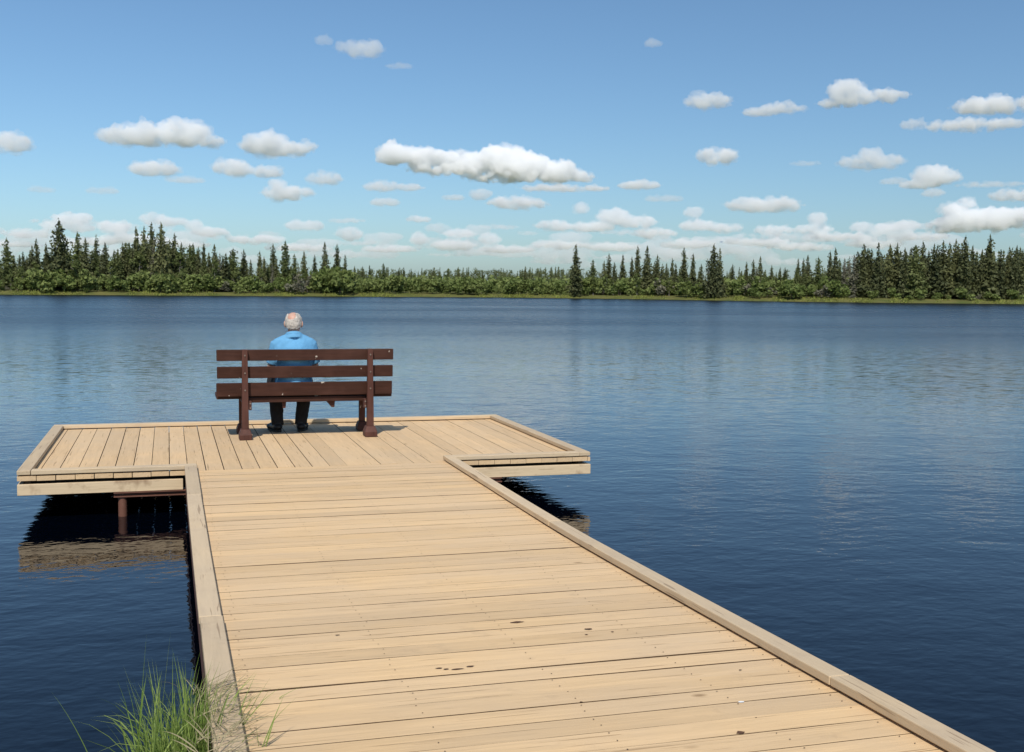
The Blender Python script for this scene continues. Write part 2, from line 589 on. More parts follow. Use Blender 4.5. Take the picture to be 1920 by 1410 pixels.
def plant(kind, name, x, ytop, back, label, cat, group=None, wide=1.0, rr=rnd):
    """stand a tree so that its top reaches ytop in the photograph, `back` metres behind the shore at column x"""
    crown, trunk, H0 = kind
    d = ray(x, 560)
    th = math.degrees(math.atan2(d.x, d.y) - YAW)
    dist = shore_r(th) + back
    top = at(x, ytop, dist)
    gz = ground_z(top.x, top.y)
    h = max(.6, top.z - gz)
    o = empty(name, (top.x, top.y, gz), rr.uniform(0, 6.28))
    s = h / H0
    ws = s * wide if h > 4 else s * wide
    o.scale = (ws, ws, s)
    c = link_mesh('crown', crown, None, o)
    t = link_mesh('trunk', trunk, None, o)
    tag(o, label, cat, group)
    return o

# (column, top row, kind, metres behind the shore, width factor, own label)
TREES = [
 (12, 449, 6, 9, 1.1, 'pale loose-topped spruce at the left end of the far shore'), (43, 473, 1, 12, 1, None), (60, 462, 0, 10, 1, None), (68, 449, 1, 12, .9, None),
 (86, 457, 3, 8, .9, None), (110, 414, 4, 5, 1.12, 'tallest and broadest spruce, alone above the left wood'), (145, 437, 6, 12, 1.1, 'pale green spruce directly right of the tallest spruce'),
 (160, 448, 0, 9, 1.1, None), (180, 443, 5, 13, 1, None), (197, 457, 0, 9, 1.1, None), (214, 470, 6, 12, 1, None), (230, 457, 0, 9, 1.1, None),
 (255, 428, 2, 9, .95, 'pointed dark spruce, leftmost of the tall group of four in the left wood'), (270, 428, 1, 13, 1, 'slim spruce, second of the tall group of four in the left wood'),
 (284, 420, 1, 14, 1, 'slim spruce with a knobbly top, third of the tall group of four'), (302, 420, 4, 7, .85, 'brownish broad spruce, rightmost of the tall group of four in the left wood'),
 (327, 440, 1, 11, 1, 'slim pointed spruce just right of the tall group of four'), (340, 457, 0, 9, 1, None), (362, 458, 6, 12, .9, None), (372, 465, 1, 10, 1, None), (382, 457, 3, 12, 1, None),
 (402, 460, 2, 6, 1.05, 'broad dark spruce reaching down to the bushes in the left wood'), (418, 480, 3, 10, 1, None), (437, 467, 7, 9, 1.3, 'pale bushy-topped spruce beside the broad dark one in the left wood'),
 (457, 470, 3, 11, 1, None), (470, 488, 0, 10, 1, None), (487, 473, 3, 12, 1, None), (495, 483, 1, 10, 1, None), (512, 460, 3, 14, 1, 'thin spire of a spruce left of the pale wide one'),
 (535, 455, 7, 8, 1.2, 'pale wide spruce at the right end of the left wood'), (552, 478, 6, 12, 1, None), (570, 473, 0, 9, 1, None), (590, 480, 3, 10, 1, None),
 (609, 456, 2, 8, .9, 'tall pointed spruce near the right end of the left wood'), (632, 460, 3, 10, 1, 'slim spruce just right of the tall pointed one at the wood end'), (647, 480, 0, 9, 1, None),
 (665, 500, 0, 14, 1, None), (680, 500, 3, 16, 1, None), (693, 498, 2, 16, 1, None), (719, 495, 6, 16, 1.2, 'small broad green spruce in the low middle shore'), (747, 505, 0, 20, 1, None), (757, 502, 3, 22, 1, None),
 (985, 500, 3, 24, 1, None), (905, 507, 0, 26, 1, None), (860, 506, 1, 26, 1, None), (812, 504, 0, 24, 1, None), (1012, 508, 0, 20, 1, None), (1042, 510, 0, 16, 1, None),
 (1080, 461, 0, 1.2, 1.15, 'solitary dark spruce standing at the waterline right of centre'), (1112, 488, 6, 12, 1.1, None), (1133, 490, 0, 10, 1, None), (1142, 478, 3, 12, 1, None), (1152, 493, 1, 9, 1, None),
 (1168, 479, 2, 10, 1, None), (1185, 483, 1, 12, 1, None), (1196, 463, 3, 12, 1, 'thin tall spruce, left one of a close pair right of the solitary spruce'), (1214, 463, 2, 8, 1, 'full tall spruce, right one of a close pair right of the solitary spruce'),
 (1233, 480, 3, 11, 1, None), (1250, 495, 0, 9, 1, None), (1261, 486, 1, 10, 1, None), (1283, 466, 1, 11, 1, 'tall slim spruce left of the broad waterside spruce'), (1300, 477, 3, 11, 1, None),
 (1339, 460, 4, 1.8, .95, 'broad dark spruce at the waterside with a second top beside it'), (1350, 467, 2, 3.2, .85, 'dark spruce leaning against the broad waterside spruce on its right'), (1374, 497, 3, 12, 1, None), (1400, 492, 3, 11, 1, None), (1413, 488, 1, 9, 1, None),
 (1426, 482, 2, 8, .9, None), (1447, 498, 0, 12, 1, None), (1463, 502, 1, 12, 1, None), (1472, 503, 3, 12, 1, None), (1497, 487, 0, 10, 1, None), (1507, 486, 1, 9, 1, None), (1515, 480, 2, 10, 1, None),
 (1535, 483, 7, 9, 1.1, 'pale ragged spruce left of the dense right stand'), (1557, 473, 3, 11, 1, None), (1567, 467, 2, 8, .95, 'pointed spruce standing forward of the dense right stand'), (1584, 488, 8, 8, 1.2, 'grey half-bare spruce left of the dense right stand'),
 (1602, 477, 8, 7, 1.3, 'grey bare-twigged spruce at the left edge of the dense right stand'), (1620, 459, 1, 8, 1.1, None), (1630, 470, 0, 10, 1, None), (1648, 457, 2, 7, 1, None), (1669, 460, 0, 8, 1, None), (1683, 459, 1, 9, 1.1, None), (1697, 468, 3, 7, 1, None),
 (1717, 460, 7, 7, 1.3, None), (1731, 455, 1, 9, 1, None), (1752, 460, 0, 8, 1, None), (1769, 455, 3, 9, 1.1, None), (1781, 457, 1, 8, 1, None), (1793, 452, 3, 9, 1, None),
 (1811, 445, 1, 6, 1.05, 'second tallest spire in the dense right stand'), (1824, 463, 0, 8, 1, None), (1842, 470, 0, 7, 1, None), (1857, 443, 1, 7, 1.15, 'tallest spruce in the dense right stand'), (1877, 470, 2, 7, 1, None), (1893, 465, 1, 8, 1, None), (1907, 463, 0, 7, 1, None), (1918, 470, 3, 8, 1, None),
]
WHERE = {'L': ('the crowded wood on the left of the far shore', 'the left wood'), 'C': ('the pale willows of the low middle shore', 'the low middle shore'),
         'M': ('the scattered trees between solitary waterline spruce and dense right stand', 'the scattered trees right of centre'), 'R': ('the tall even stand at the right end of the far shore', 'the right stand')}
def grp(x, k=0):
    w_ = WHERE['L' if x < 655 else 'C' if x < 1070 else 'M' if x < 1595 else 'R']
    kind = 'pale green spruce' if k in (6, 7) else 'grey half-bare spruce' if k == 8 else 'dark narrow spruce'
    return kind + ' among ' + w_[0], kind.replace('spruce', 'spruces') + ' in ' + w_[1]
for (x, yt, k, back, wd, lab) in TREES:
    a = grp(x, k)
    plant(SP[k], 'spruce_tree', x, yt, back, lab or a[0], 'spruce', a[1], wd)

def envelope(x):
    tab = [(-200, 478), (0, 480), (50, 478), (110, 462), (200, 472), (260, 455), (310, 455), (400, 478), (500, 492), (640, 498), (700, 512), (1060, 514), (1110, 507), (1200, 498), (1300, 500), (1350, 498), (1450, 512), (1530, 498), (1590, 490), (1615, 473), (1700, 472), (1800, 466), (1920, 472), (2120, 475)]
    for (a, ya), (b, yb) in zip(tab, tab[1:]):
        if a <= x <= b: return ya + (yb - ya) * (x - a) / (b - a)
    return 480
# the second rank: lower trees filling the woods
r2 = random.Random(5)
x = -60.0
while x < 1990:
    dense = x < 640 or x > 1595
    if x < 660 or x > 1085:
        e = envelope(x)
        k = r2.choice([0, 6, 1, 2, 7, 5, 0, 6, 8]) if x < 1595 else r2.choice([0, 1, 2, 3, 1, 0, 5, 2])
        if x < 1595 and r2.random() < (.42 if x < 655 else .3):
            a = ('pale green leafy birch growing between the dark spruces of the left wood', 'birches in the left wood') if x < 655 else ('pale green leafy birch growing between the spruces right of centre', 'birches right of centre')
            plant(DC[r2.randrange(3)], 'birch_tree', x, e + r2.uniform(4, 40), r2.uniform(3, 9), a[0], 'birch', a[1], r2.uniform(.8, 1.2), r2)
        else:
            a = grp(x, k)
            plant(SP[k], 'spruce_tree', x, e + r2.uniform(-8, 18), r2.uniform(7, 18), a[0], 'spruce', a[1], r2.uniform(1.0, 1.45), r2)
    x += (r2.uniform(4.5, 9) if x < 655 else r2.uniform(7, 11)) if dense else r2.uniform(9, 16)

# the bushes along the shore
x = -70.0
while x < 1990:
    if x < 655: lab, gp, yt, st = 'rounded willow bush under the left wood by the shore', 'willow bushes under the left wood', 516 + 20 * noise.noise((x * .018, 1.7, 0)) + r2.uniform(-12, 16), (7, 15)
    elif x < 1070: lab, gp, yt, st = 'light green willow bush in the low thicket of the middle shore', 'willow bushes of the middle shore', 523 + 9 * noise.noise((x * .02, 4.7, 0)) + r2.uniform(-9, 14), (6, 11)
    elif x < 1590: lab, gp, yt, st = 'bush on the right half of the shore in front of scattered spruces', 'bushes under the scattered spruces', 526 + 14 * noise.noise((x * .02, 8.7, 0)) + r2.uniform(-10, 16), (8, 15)
    else: lab, gp, yt, st = 'low green bush at the foot of the dense right stand', 'bushes under the right stand', r2.uniform(538, 553), (20, 45)
    k = r2.choice([0, 1, 2, 3, 0, 1, 2, 3, 4]) if x < 655 or x > 1590 else r2.choice([0, 1, 2, 3, 4, 0, 1, 2] if x > 1070 else [0, 1, 2, 3, 1, 2])
    if not (1065 < x < 1096 or 1322 < x < 1362):
        if k == 4: lab, gp = lab.replace('rounded willow bush', 'bare grey bush').replace('low green bush', 'bare grey bush').replace('bush on the right', 'bare grey bush on the right'), 'bare grey ' + gp.replace('willow ', '')
        elif lab.startswith('bush on'): lab = 'leafy green ' + lab
        plant(BU[k], 'willow_bush' if k < 4 else 'bare_bush', x, yt, r2.uniform(1.5, 5.5), lab, 'bush', gp, r2.uniform(.85, 1.25) * (1.0 if yt < 535 else 1.3), r2)
    x += r2.uniform(*st)

# far-off wood behind, read as one mass
bm = bmesh.new()
r3 = random.Random(9)
for k in range(1000):
    x = r3.uniform(-250, 2170) if k < 780 else r3.uniform(640, 1110)
    far = r3.random() < .38
    if 660 < x < 1085: far = True
    dd = ray(x, 520)
    th = math.degrees(math.atan2(dd.x, dd.y) - YAW)
    dist = (r3.uniform(330, 520) if far else shore_r(th) + r3.uniform(18, 60))
    p = Vector((*polar(th, dist), 0)); p.z = ground_z(p.x, p.y)
    yt = (507 + r3.uniform(-5, 10)) if far else envelope(x) + r3.uniform(2, 26)
    top = at(x, yt, dist)
    h = max(2.0, top.z - p.z)
    if r3.random() < (.3 if 640 < x < 1110 else .62):
        spruce_crown(bm, 1000 + k, r3.uniform(.9, 1.5), .02, .42, .8, .35, .05, 10.0, p, h / 10.0, 1.9)
    else:
        decid_crown(bm, 1000 + k, 7.0, 1.7, 170, p, h / 7.0)
forest_mat = leafy('forest_leaves', (0.068, 0.088, 0.040), (0.175, 0.192, 0.076), .7, .15, 0.0)
tag(obj('forest', bm, forest_mat), 'far-off dark green wood filling the gaps behind the shore trees', 'forest', kind='stuff')

# low thicket, one mass behind the willow bushes of the middle shore
bm = bmesh.new()
for k in range(210):
    x = r3.uniform(560, 1600)
    dd = ray(x, 530)
    th = math.degrees(math.atan2(dd.x, dd.y) - YAW)
    dist = shore_r(th) + r3.uniform(6, 40)
    p = Vector((*polar(th, dist), 0)); p.z = ground_z(p.x, p.y)
    h = max(.8, at(x, r3.uniform(514, 528), dist).z - p.z)
    bush_crown(bm, 3000 + k, 1.8, 2.6, 130, .36, p, h / 2.7)
tag(obj('shrubbery', bm, willow), 'light green scrub filling the low middle of the far shore', 'scrub', kind='stuff')

# pale grass and sedge fringe at the waterline
bm = bmesh.new()
for k in range(15000):
    th = r3.uniform(-27, 27)
    back = abs(r3.gauss(0, 1.6)) - .15
    if noise.noise((th * 1.1, 5.5, 0)) + .35 < r3.random() * .6: continue
    px, py = polar(th, shore_r(th) + back)
    z = max(WZ - .05, ground_z(px, py))
    hh = r3.uniform(.10, .34) * (.5 + 1.3 * abs(noise.noise((th * 1.7, 0, 0))))
    a = r3.uniform(0, 6.28); wv = Vector((math.cos(a), math.sin(a), 0)) * .07
    b = Vector((px, py, z)); tp = b + Vector((r3.gauss(0, .12), r3.gauss(0, .12), hh))
    bm.faces.new((bm.verts.new(b - wv), bm.verts.new(b + wv), bm.verts.new(tp)))
sedge = leafy('sedge', (0.19, 0.24, 0.045), (0.33, 0.33, 0.09), .7, .3, 0.0)
tag(obj('grass', bm, sedge), 'yellow-green sedge fringe along the far waterline', 'grass', kind='stuff')

# ------------------------------------------------------------------ dock
TAN, GREY, DARK = (0.74, 0.51, 0.275), (0.58, 0.43, 0.275), (0.23, 0.135, 0.065)
wood_x = wood('planks_across', 'x', TAN, GREY, DARK, .62, island=.085)
wood_y = wood('planks_along', 'y', (0.71, 0.49, 0.27), (0.58, 0.43, 0.27), DARK, .6, island=.07)
edge_m = paint('weathered_gap_shade', (0.125, 0.072, 0.036), .9, scale=14, var=.4)  # weathered board sides, with the shade of the gaps put into their colour
rail_x = wood('rail_across', 'x', (0.63, 0.475, 0.295), (0.53, 0.42, 0.29), (0.2, .13, .08), .8, True, .08, .12)
rail_y = wood('rail_along', 'y', (0.63, 0.475, 0.295), (0.53, 0.42, 0.29), (0.2, .13, .08), .8, True, .08, .12)
board_x = wood('fascia_wood', 'x', (0.68, 0.53, 0.34), (0.56, 0.42, 0.27), (0.16, .08, .04), .6, True, .1, .85)
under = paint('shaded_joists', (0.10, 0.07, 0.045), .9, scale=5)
steel = paint('red_brown_steel', (0.17, 0.075, 0.050), .6, .66, (0.26, 0.14, 0.08), 11)

XL, XR, PXL, PXR, PYF, PYB = 0.111, 2.340, -1.137, 3.576, 9.692, 12.809
RW = 0.099
def ramp_z(y):
    k = 0.3
    t = (6.518 - y) / k
    return 0.02508 * k * (math.log1p(math.exp(t)) if t < 30 else t)

dock = empty('dock', (0, 0, 0))
tag(dock, 'T-shaped wooden fishing dock with low edge rails reaching over the lake', 'dock')
rd = random.Random(3)

def plank_obj(name, bm, mat):
    bmesh.ops.recalc_face_normals(bm, faces=bm.faces)
    bm.faces.ensure_lookup_table()
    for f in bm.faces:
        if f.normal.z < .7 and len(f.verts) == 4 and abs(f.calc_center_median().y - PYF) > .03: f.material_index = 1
    if name == 'walkway_planks':
        for f, slot in marks: f.material_index = slot
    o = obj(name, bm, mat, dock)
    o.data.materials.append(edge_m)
    return o

# platform planks run along the dock
bm = bmesh.new()
x = PXL
PW = .142
while x < PXR - .02:
    x1 = min(x + PW, PXR)
    gap = rd.uniform(.004, .008) if x < 1.1 else rd.uniform(.0015, .004)
    dz = rd.uniform(-.0015, .0015)
    box(bm, x, x1 - gap, PYF + rd.uniform(0, .006), PYB - rd.uniform(0, .006), -.036 + dz, dz)
    x = x1
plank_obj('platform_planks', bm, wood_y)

# walkway planks run across
bm = bmesh.new()
y = PYF - .006
k = 0
while y > -1.6:
    w_ = .142 + rd.uniform(-.002, .002)
    gap = rd.choice((.0035, .004, .0045, .005, .0065, .0038))
    if k in (38,): gap = .014
    y0 = y - w_ + gap
    za, zb = ramp_z(y0), ramp_z(y)
    dz = rd.uniform(-.0009, .0009)
    t = .036
    skew = rd.uniform(-.003, .003)
    prev = None
    NS = 26
    ph = rd.uniform(0, 100)
    for q in range(NS + 1):
        xx = XL + .004 + (XR - XL - .008) * q / NS
        ja = .0017 * noise.noise((xx * 2.6, ph, 0)) + .0009 * noise.noise((xx * 9, ph, 3))
        jb = .0017 * noise.noise((xx * 2.6, ph, 7)) + .0009 * noise.noise((xx * 9, ph, 9))
        jz = .0014 * noise.noise((xx * 1.3, ph, 5))
        ya, yb = y0 + ja + skew * q / NS, y + jb * .6 + skew * q / NS
        ring = [bm.verts.new(p) for p in ((xx, ya, za - t + dz), (xx, yb, zb - t + dz), (xx, yb, zb + dz + jz), (xx, ya, za + dz + jz))]
        if prev:
            for e in range(4): bm.faces.new((prev[e], prev[(e + 1) % 4], ring[(e + 1) % 4], ring[e]))
        else: bm.faces.new(ring[::-1])
        prev = ring
    bm.faces.new(prev)
    y -= w_
    k += 1
marks = []
def mark(x, y, lx, ly, n, slot):
    z = ramp_z(y) + .0030
    ring = [bm.verts.new((x + lx * math.cos(6.283 * k / n) * rd.uniform(.6, 1.15), y + ly * math.sin(6.283 * k / n) * rd.uniform(.6, 1.15), z)) for k in range(n)]
    marks.append((bm.faces.new(ring), slot))
for (mx_, my_, lx, ly) in ((1.44, 4.79, .032, .012), (1.70, 4.60, .020, .010), (1.66, 4.52, .008, .007), (1.78, 4.53, .008, .006), (.965, 4.235, .016, .006), (.99, 4.215, .012, .006), (1.03, 4.205, .028, .006), (1.085, 4.225, .018, .007),
                           (1.74, 3.30, .016, .013), (.66, 4.80, .010, .006), (2.05, 3.9, .007, .005), (1.35, 3.72, .006, .005)):
    mark(mx_, my_, lx, ly, 11, 2)
mark(1.882, 3.566, .012, .009, 9, 3)
yy = PYF - .07
while yy > 2.4:
    for xx in (.26, .80, 1.34, 1.86, 2.22):
        for dy in (-.032, .034):
            if rd.random() < .9: mark(xx + rd.uniform(-.012, .012), yy + dy + rd.uniform(-.006, .006), .0034, .0034, 6, 2)
    yy -= .142
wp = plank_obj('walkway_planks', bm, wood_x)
wp.data.materials.append(paint('knot_hole', (0.12, 0.060, 0.032), .9, scale=30))
wp.data.materials.append(paint('white_dropping', (0.8, 0.8, 0.78), .7))

# low edge rails: flat boards on thin spacers
RZ0, RZ1 = .010, .044
def rail_lengthwise(x0, x1, y0, y1, cuts, mat=rail_y):
    ys = [y0] + cuts + [y1]
    for a, b in zip(ys, ys[1:]):
        bm = bmesh.new()
        a_, b_ = a + .002, b - .002
        n = max(1, int((b - a) / .5))
        off = rd.uniform(-.003, .003)
        for i in range(n):
            ya, yb = a_ + (b_ - a_) * i / n, a_ + (b_ - a_) * (i + 1) / n
            za, zb = ramp_z(ya), ramp_z(yb)
            v = [(x0 + off, ya, za + RZ0), (x1 + off, ya, za + RZ0), (x1 + off, yb, zb + RZ0), (x0 + off, yb, zb + RZ0),
                 (x0 + off, ya, za + RZ1), (x1 + off, ya, za + RZ1), (x1 + off, yb, zb + RZ1), (x0 + off, yb, zb + RZ1)]
            vs = [bm.verts.new(p) for p in v]
            fs = [(0, 3, 2, 1), (4, 5, 6, 7), (1, 2, 6, 5), (3, 0, 4, 7)]
            if i == 0: fs.append((0, 1, 5, 4))
            if i == n - 1: fs.append((2, 3, 7, 6))
            for f in fs: bm.faces.new([vs[j] for j in f])
        bmesh.ops.remove_doubles(bm, verts=bm.verts, dist=1e-5)
        r_ = obj('edge_rail', bm, mat, dock, bevel=.004)
        bm = bmesh.new()
        for i in range(max(2, int((b - a) / 1.2) + 1)):
            yc = a + .15 + (b - a - .3) * i / max(1, int((b - a) / 1.2))
            zc = ramp_z(yc)
            box(bm, x0 + .012, x1 - .012, yc - .045, yc + .045, zc - .001, zc + RZ0 + .001)
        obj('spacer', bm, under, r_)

rail_lengthwise(XL, XL + .095, -1.5, PYF - .002, [1.9, 5.1, 8.35])
rail_lengthwise(XR - .083, XR, -1.5, PYF - .002, [.4, 3.62, 6.85])
rail_lengthwise(PXL, PXL + RW, PYF, PYB - RW - .002, [])
rail_lengthwise(PXR - RW, PXR, PYF, PYB - RW - .002, [])
def rail_crosswise(x0, x1, y0, y1, cuts):
    xs = [x0] + cuts + [x1]
    for a, b in zip(xs, xs[1:]):
        bm = bmesh.new()
        box(bm, a + .002, b - .002, y0, y1, RZ0, RZ1)
        r_ = obj('edge_rail', bm, rail_x, dock, bevel=.004)
        bm = bmesh.new()
        for i in range(3):
            xc = a + .12 + (b - a - .24) * i / 2
            box(bm, xc - .045, xc + .045, y0 + .012, y1 - .012, -.001, RZ0 + .001)
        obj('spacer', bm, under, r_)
rail_crosswise(PXL + RW + .001, XL + RW, PYF - .001, PYF + RW, [])
rail_crosswise(XR - .083, PXR - RW - .001, PYF - .001, PYF + RW, [])
rail_crosswise(PXL, PXR, PYB - RW, PYB, [1.25])

# fascia boards hung below the plank ends, a dark gap between
FZ0, FZ1 = -.150, -.064
def fascia(x0, x1, y0, y1, mat):
    bm = bmesh.new()
    box(bm, x0, x1, y0, y1, FZ0, FZ1)
    obj('fascia_board', bm, mat, dock, bevel=.003)
fascia(PXL, XL - .012, PYF - .004, PYF + .036, board_x)
fascia(XR + .012, PXR, PYF - .004, PYF + .036, board_x)
fascia(PXL, PXR, PYB - .036, PYB + .002, board_x)
fascia(PXL + .001, PXL + .039, PYF + .038, PYB - .038, rail_y)
fascia(PXR - .039, PXR - .001, PYF + .038, PYB - .038, rail_y)
bm = bmesh.new()                                     # sleepers between fascia and planks, set well back
for yy in (PYF + .22, PYF + 1.1, PYF + 1.9, PYB - .3):
    box(bm, PXL + .095, PXR - .105, yy, yy + .04, -.15, -.0375)
for xx in (PXL + .05, PXR - .10):
    box(bm, xx, xx + .04, PYF + .05, PYB - .05, -.149, -.0375)
for xx in (.55, 1.9):
    box(bm, xx, xx + .05, PYF + .12, PYB - .12, -.152, -.10)
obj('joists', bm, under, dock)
# stringers below the walkway
for xa in (XL + .006, XR - .046):
    bm = bmesh.new()
    n = 22
    prev = None
    for i in range(n + 1):
        yy = -1.5 + (PYF + 1.5 - .01) * i / n
        z = ramp_z(yy) - .038
        ring = [bm.verts.new(p) for p in ((xa, yy, z - .125), (xa + .04, yy, z - .125), (xa + .04, yy, z), (xa, yy, z))]
        if prev:
            for j in range(4):
                bm.faces.new((prev[j], prev[(j + 1) % 4], ring[(j + 1) % 4], ring[j]))
        else: bm.faces.new(ring[::-1])
        prev = ring
    bm.faces.new(prev)
    obj('stringer', bm, steel, dock)
# steel cross beams and pipe piles
def cross_beam(x0, x1, y):
    bm = bmesh.new()
    box(bm, x0, x1, y - .045, y + .045, -.192, -.184)
    box(bm, x0, x1, y - .045, y + .045, -.160, -.1525)
    box(bm, x0, x1, y - .006, y + .006, -.184, -.160)
    obj('cross_beam', bm, steel, dock)
def pile(x, y, top=-.1925):
    bm = bmesh.new()
    frustum(bm, (x, y, -2.6), .034, (x, y, top), .034, 20)
    o = obj('pile', bm, steel, dock, smooth=False)
for yy in (PYF + .035, PYB - .35):
    cross_beam(-.43, 2.76, yy)
    for xx in (-.365, 2.68): pile(xx, yy)
for yy in (6.4, 3.0):
    z = ramp_z(yy)
    bm = bmesh.new(); box(bm, .25, 2.2, yy - .04, yy + .04, z - .24, z - .165); obj('cross_beam', bm, steel, dock)
    for xx in (.32, 2.12): pile(xx, yy, z - .242)

# ------------------------------------------------------------------ bench
def worn_paint(name, color, stretch, chip):
    m, nt, out = new_mat(name)
    g = NT(nt)
    co = g.coords(stretch)
    n1 = g.noise(co, 6.0, 5, .6, .4)
    n2 = g.noise(g.coords(), 16.0, 3, .5)
    n3 = g.noise(g.coords(), 3.0, 3, .6)
    c = g.mix(g.ramp(n1, [(.3, 0.0), (.72, 1.0)]), color, tuple(v * .62 for v in color))
    c = g.mix(g.math('MULTIPLY', g.ramp(n3, [(.45, 0.0), (.75, 1.0)]), .45), c, tuple(v * 1.7 + .012 for v in color))
    c = g.mix(g.ramp(n2, [(chip, 0.0), (chip + .02, 1.0)]), c, (.42, .36, .30))
    g.bsdf(out, c, .62, .18, g.bump(n1, .004, .7))
    return m
brown = worn_paint('brown_paint', (0.056, 0.022, 0.014), (.7, 9, 9), .725)
brown_post = worn_paint('red_brown_paint', (0.092, 0.038, 0.028), (9, 9, .8), .73)
bolt_m = paint('bolt_steel', (0.22, 0.17, 0.14), .5)
BY = 11.56
bench = empty('park_bench', (1.30, BY, 0))
tag(bench, 'dark brown slatted park bench facing the lake on the dock platform', 'bench')
bx0, bx1 = .442 - 1.30, 2.158 - 1.30
def back_y(z): return .012 + .10 * max(0, (.75 - z)) * .5     # the back leans a little towards the camera
for z0, z1, e0, e1 in ((.760, .868, .0, .0), (.590, .704, .003, -.004), (.414, .545, -.004, -.01)):
    bm = bmesh.new()
    ya, yb = back_y(z0), back_y(z1)
    t = .038
    hexa(bm, [(bx0 + e0, ya, z0), (bx1 + e1, ya, z0), (bx1 + e1, ya + t, z0), (bx0 + e0, ya + t, z0),
              (bx0 + e0, yb, z1), (bx1 + e1, yb, z1), (bx1 + e1, yb + t, z1), (bx0 + e0, yb + t, z1)])
    obj('backrest_slat', bm, brown, bench, bevel=.005)
for i in range(3):
    bm = bmesh.new()
    y0 = .105 + i * .142
    box(bm, bx0, bx1, y0, y0 + .128, .382, .420)
    obj('seat_slat', bm, brown, bench, bevel=.005)
PX = (.704 - 1.30, 1.918 - 1.30)
for px in PX:
    # rear post, behind the slats, tapering towards the top
    bm = bmesh.new()
    zt = .872
    w0, w1 = .034, .026
    hexa(bm, [(px - w0, -.052, .04), (px + w0, -.052, .04), (px + w0, .012, .04), (px - w0, .012, .04),
              (px - w1, -.046, zt), (px + w1, -.046, zt), (px + w1, .004, zt), (px - w1, .004, zt)])
    o = obj('rear_post', bm, brown_post, bench, bevel=.004)
    bm = bmesh.new()
    for z in (.815, .645, .48):
        frustum(bm, (px, -.056, z), .008, (px, -.048, z), .008, 10)
    obj('bolt', bm, bolt_m, o)
    # front leg
    bm = bmesh.new()
    hexa(bm, [(px - .03, .470, .03), (px + .03, .470, .03), (px + .03, .530, .03), (px - .03, .530, .03),
              (px - .03, .455, .345), (px + .03, .455, .345), (px + .03, .520, .345), (px - .03, .520, .345)])
    obj('front_leg', bm, brown_post, bench, bevel=.004)
    # seat bearer joining both
    bm = bmesh.new()
    box(bm, px - .028, px + .028, .0145, .53, .347, .3805)
    obj('seat_bearer', bm, brown, bench, bevel=.003)
    # chamfered feet
    for yc, s in ((-.018, 1.0), (.50, .9)):
        bm = bmesh.new()
        a, b_ = .060 * s, .042 * s
        d0, d1 = .085 * s, .055 * s
        rings = [(a, d0, .001), (a, d0, .050 * s), (b_, d1, .105 * s)]
        prev = None
        for (hx, hy, z) in rings:
            ring = [bm.verts.new(p) for p in ((px - hx, yc - hy, z), (px + hx, yc - hy, z), (px + hx, yc + hy, z), (px - hx, yc + hy, z))]
            if prev:
                for j in range(4): bm.faces.new((prev[j], prev[(j + 1) % 4], ring[(j + 1) % 4], ring[j]))
            else: bm.faces.new(ring[::-1])
            prev = ring
        bm.faces.new(prev)
        obj('foot', bm, brown_post, bench, bevel=.006)
    # bolted corner bracket under the seat
    sgn = 1 if px < 0 else -1
    bm = bmesh.new()
    box(bm, px + sgn * .036, px + sgn * .062, -.03, .05, .285, .375)
    o = obj('bracket', bm, brown_post, bench, bevel=.003)
    bm = bmesh.new()
    for z in (.305, .350):
        frustum(bm, (px + sgn * .049, -.037, z), .008, (px + sgn * .049, -.0285, z), .008, 8)
    obj('bolt', bm, bolt_m, o)
bm = bmesh.new()                                      # long rail under the back of the seat
box(bm, PX[0] + .03, PX[1] - .03, .062, .098, .348, .398)
obj('seat_rail', bm, brown, bench, bevel=.003)
bm = bmesh.new()
box(bm, PX[0] + .03, PX[1] - .03, .48, .515, .345, .380)
obj('seat_rail', bm, brown, bench, bevel=.003)
for sx, tilt in ((1.085 - 1.30, 0), (1.515 - 1.30, .05)):
    bm = bmesh.new()
    hexa(bm, [(sx - .012 + tilt, .10, .285), (sx + .016 + tilt, .10, .285), (sx + .016 + tilt, .125, .285), (sx - .012 + tilt, .125, .285),
              (sx - .016, .10, .3475), (sx + .022 + tilt, .10, .3475), (sx + .022 + tilt, .125, .3475), (sx - .016, .125, .3475)])
    obj('seat_brace', bm, brown_post, bench, bevel=.002)

# ------------------------------------------------------------------ the man
skin_m, nt, out = new_mat('skin')
g = NT(nt)
co = g.coords()
n1 = g.noise(co, 14, 4)
c = g.mix(g.ramp(n1, [(0.35, 0.0), (0.7, 1.0)]), (0.53, 0.33, 0.25), (0.48, 0.255, 0.19))
bs = g.bsdf(out, c, 0.5, 0.35)
bs.inputs['Subsurface Weight'].default_value = 0.08
hair_m = paint('white_hair', (0.62, 0.57, 0.51), .85, None, scale=38, var=.45, spec=.1)
shirt_m, nt, out = new_mat('blue_cotton')
g = NT(nt)
co = g.coords()
n1 = g.noise(co, 9, 4, .6, .6)
weave = g.noise(co, 420, 1)
c = g.mix(n1, (0.145, 0.36, 0.575), (0.115, 0.315, 0.53))
g.bsdf(out, c, .85, .15, g.bump(weave, .001, .5, g.bump(n1, .02, .6)))
trouser_m = paint('charcoal_cloth', (0.022, 0.021, 0.022), .85, scale=12, var=.3, spec=.2)
shoe_m = paint('black_leather', (0.012, 0.011, 0.012), .45, scale=20)
sole_m = paint('rubber', (0.03, 0.028, 0.026), .7)
belt_m = paint('belt_leather', (0.02, 0.014, 0.01), .5)

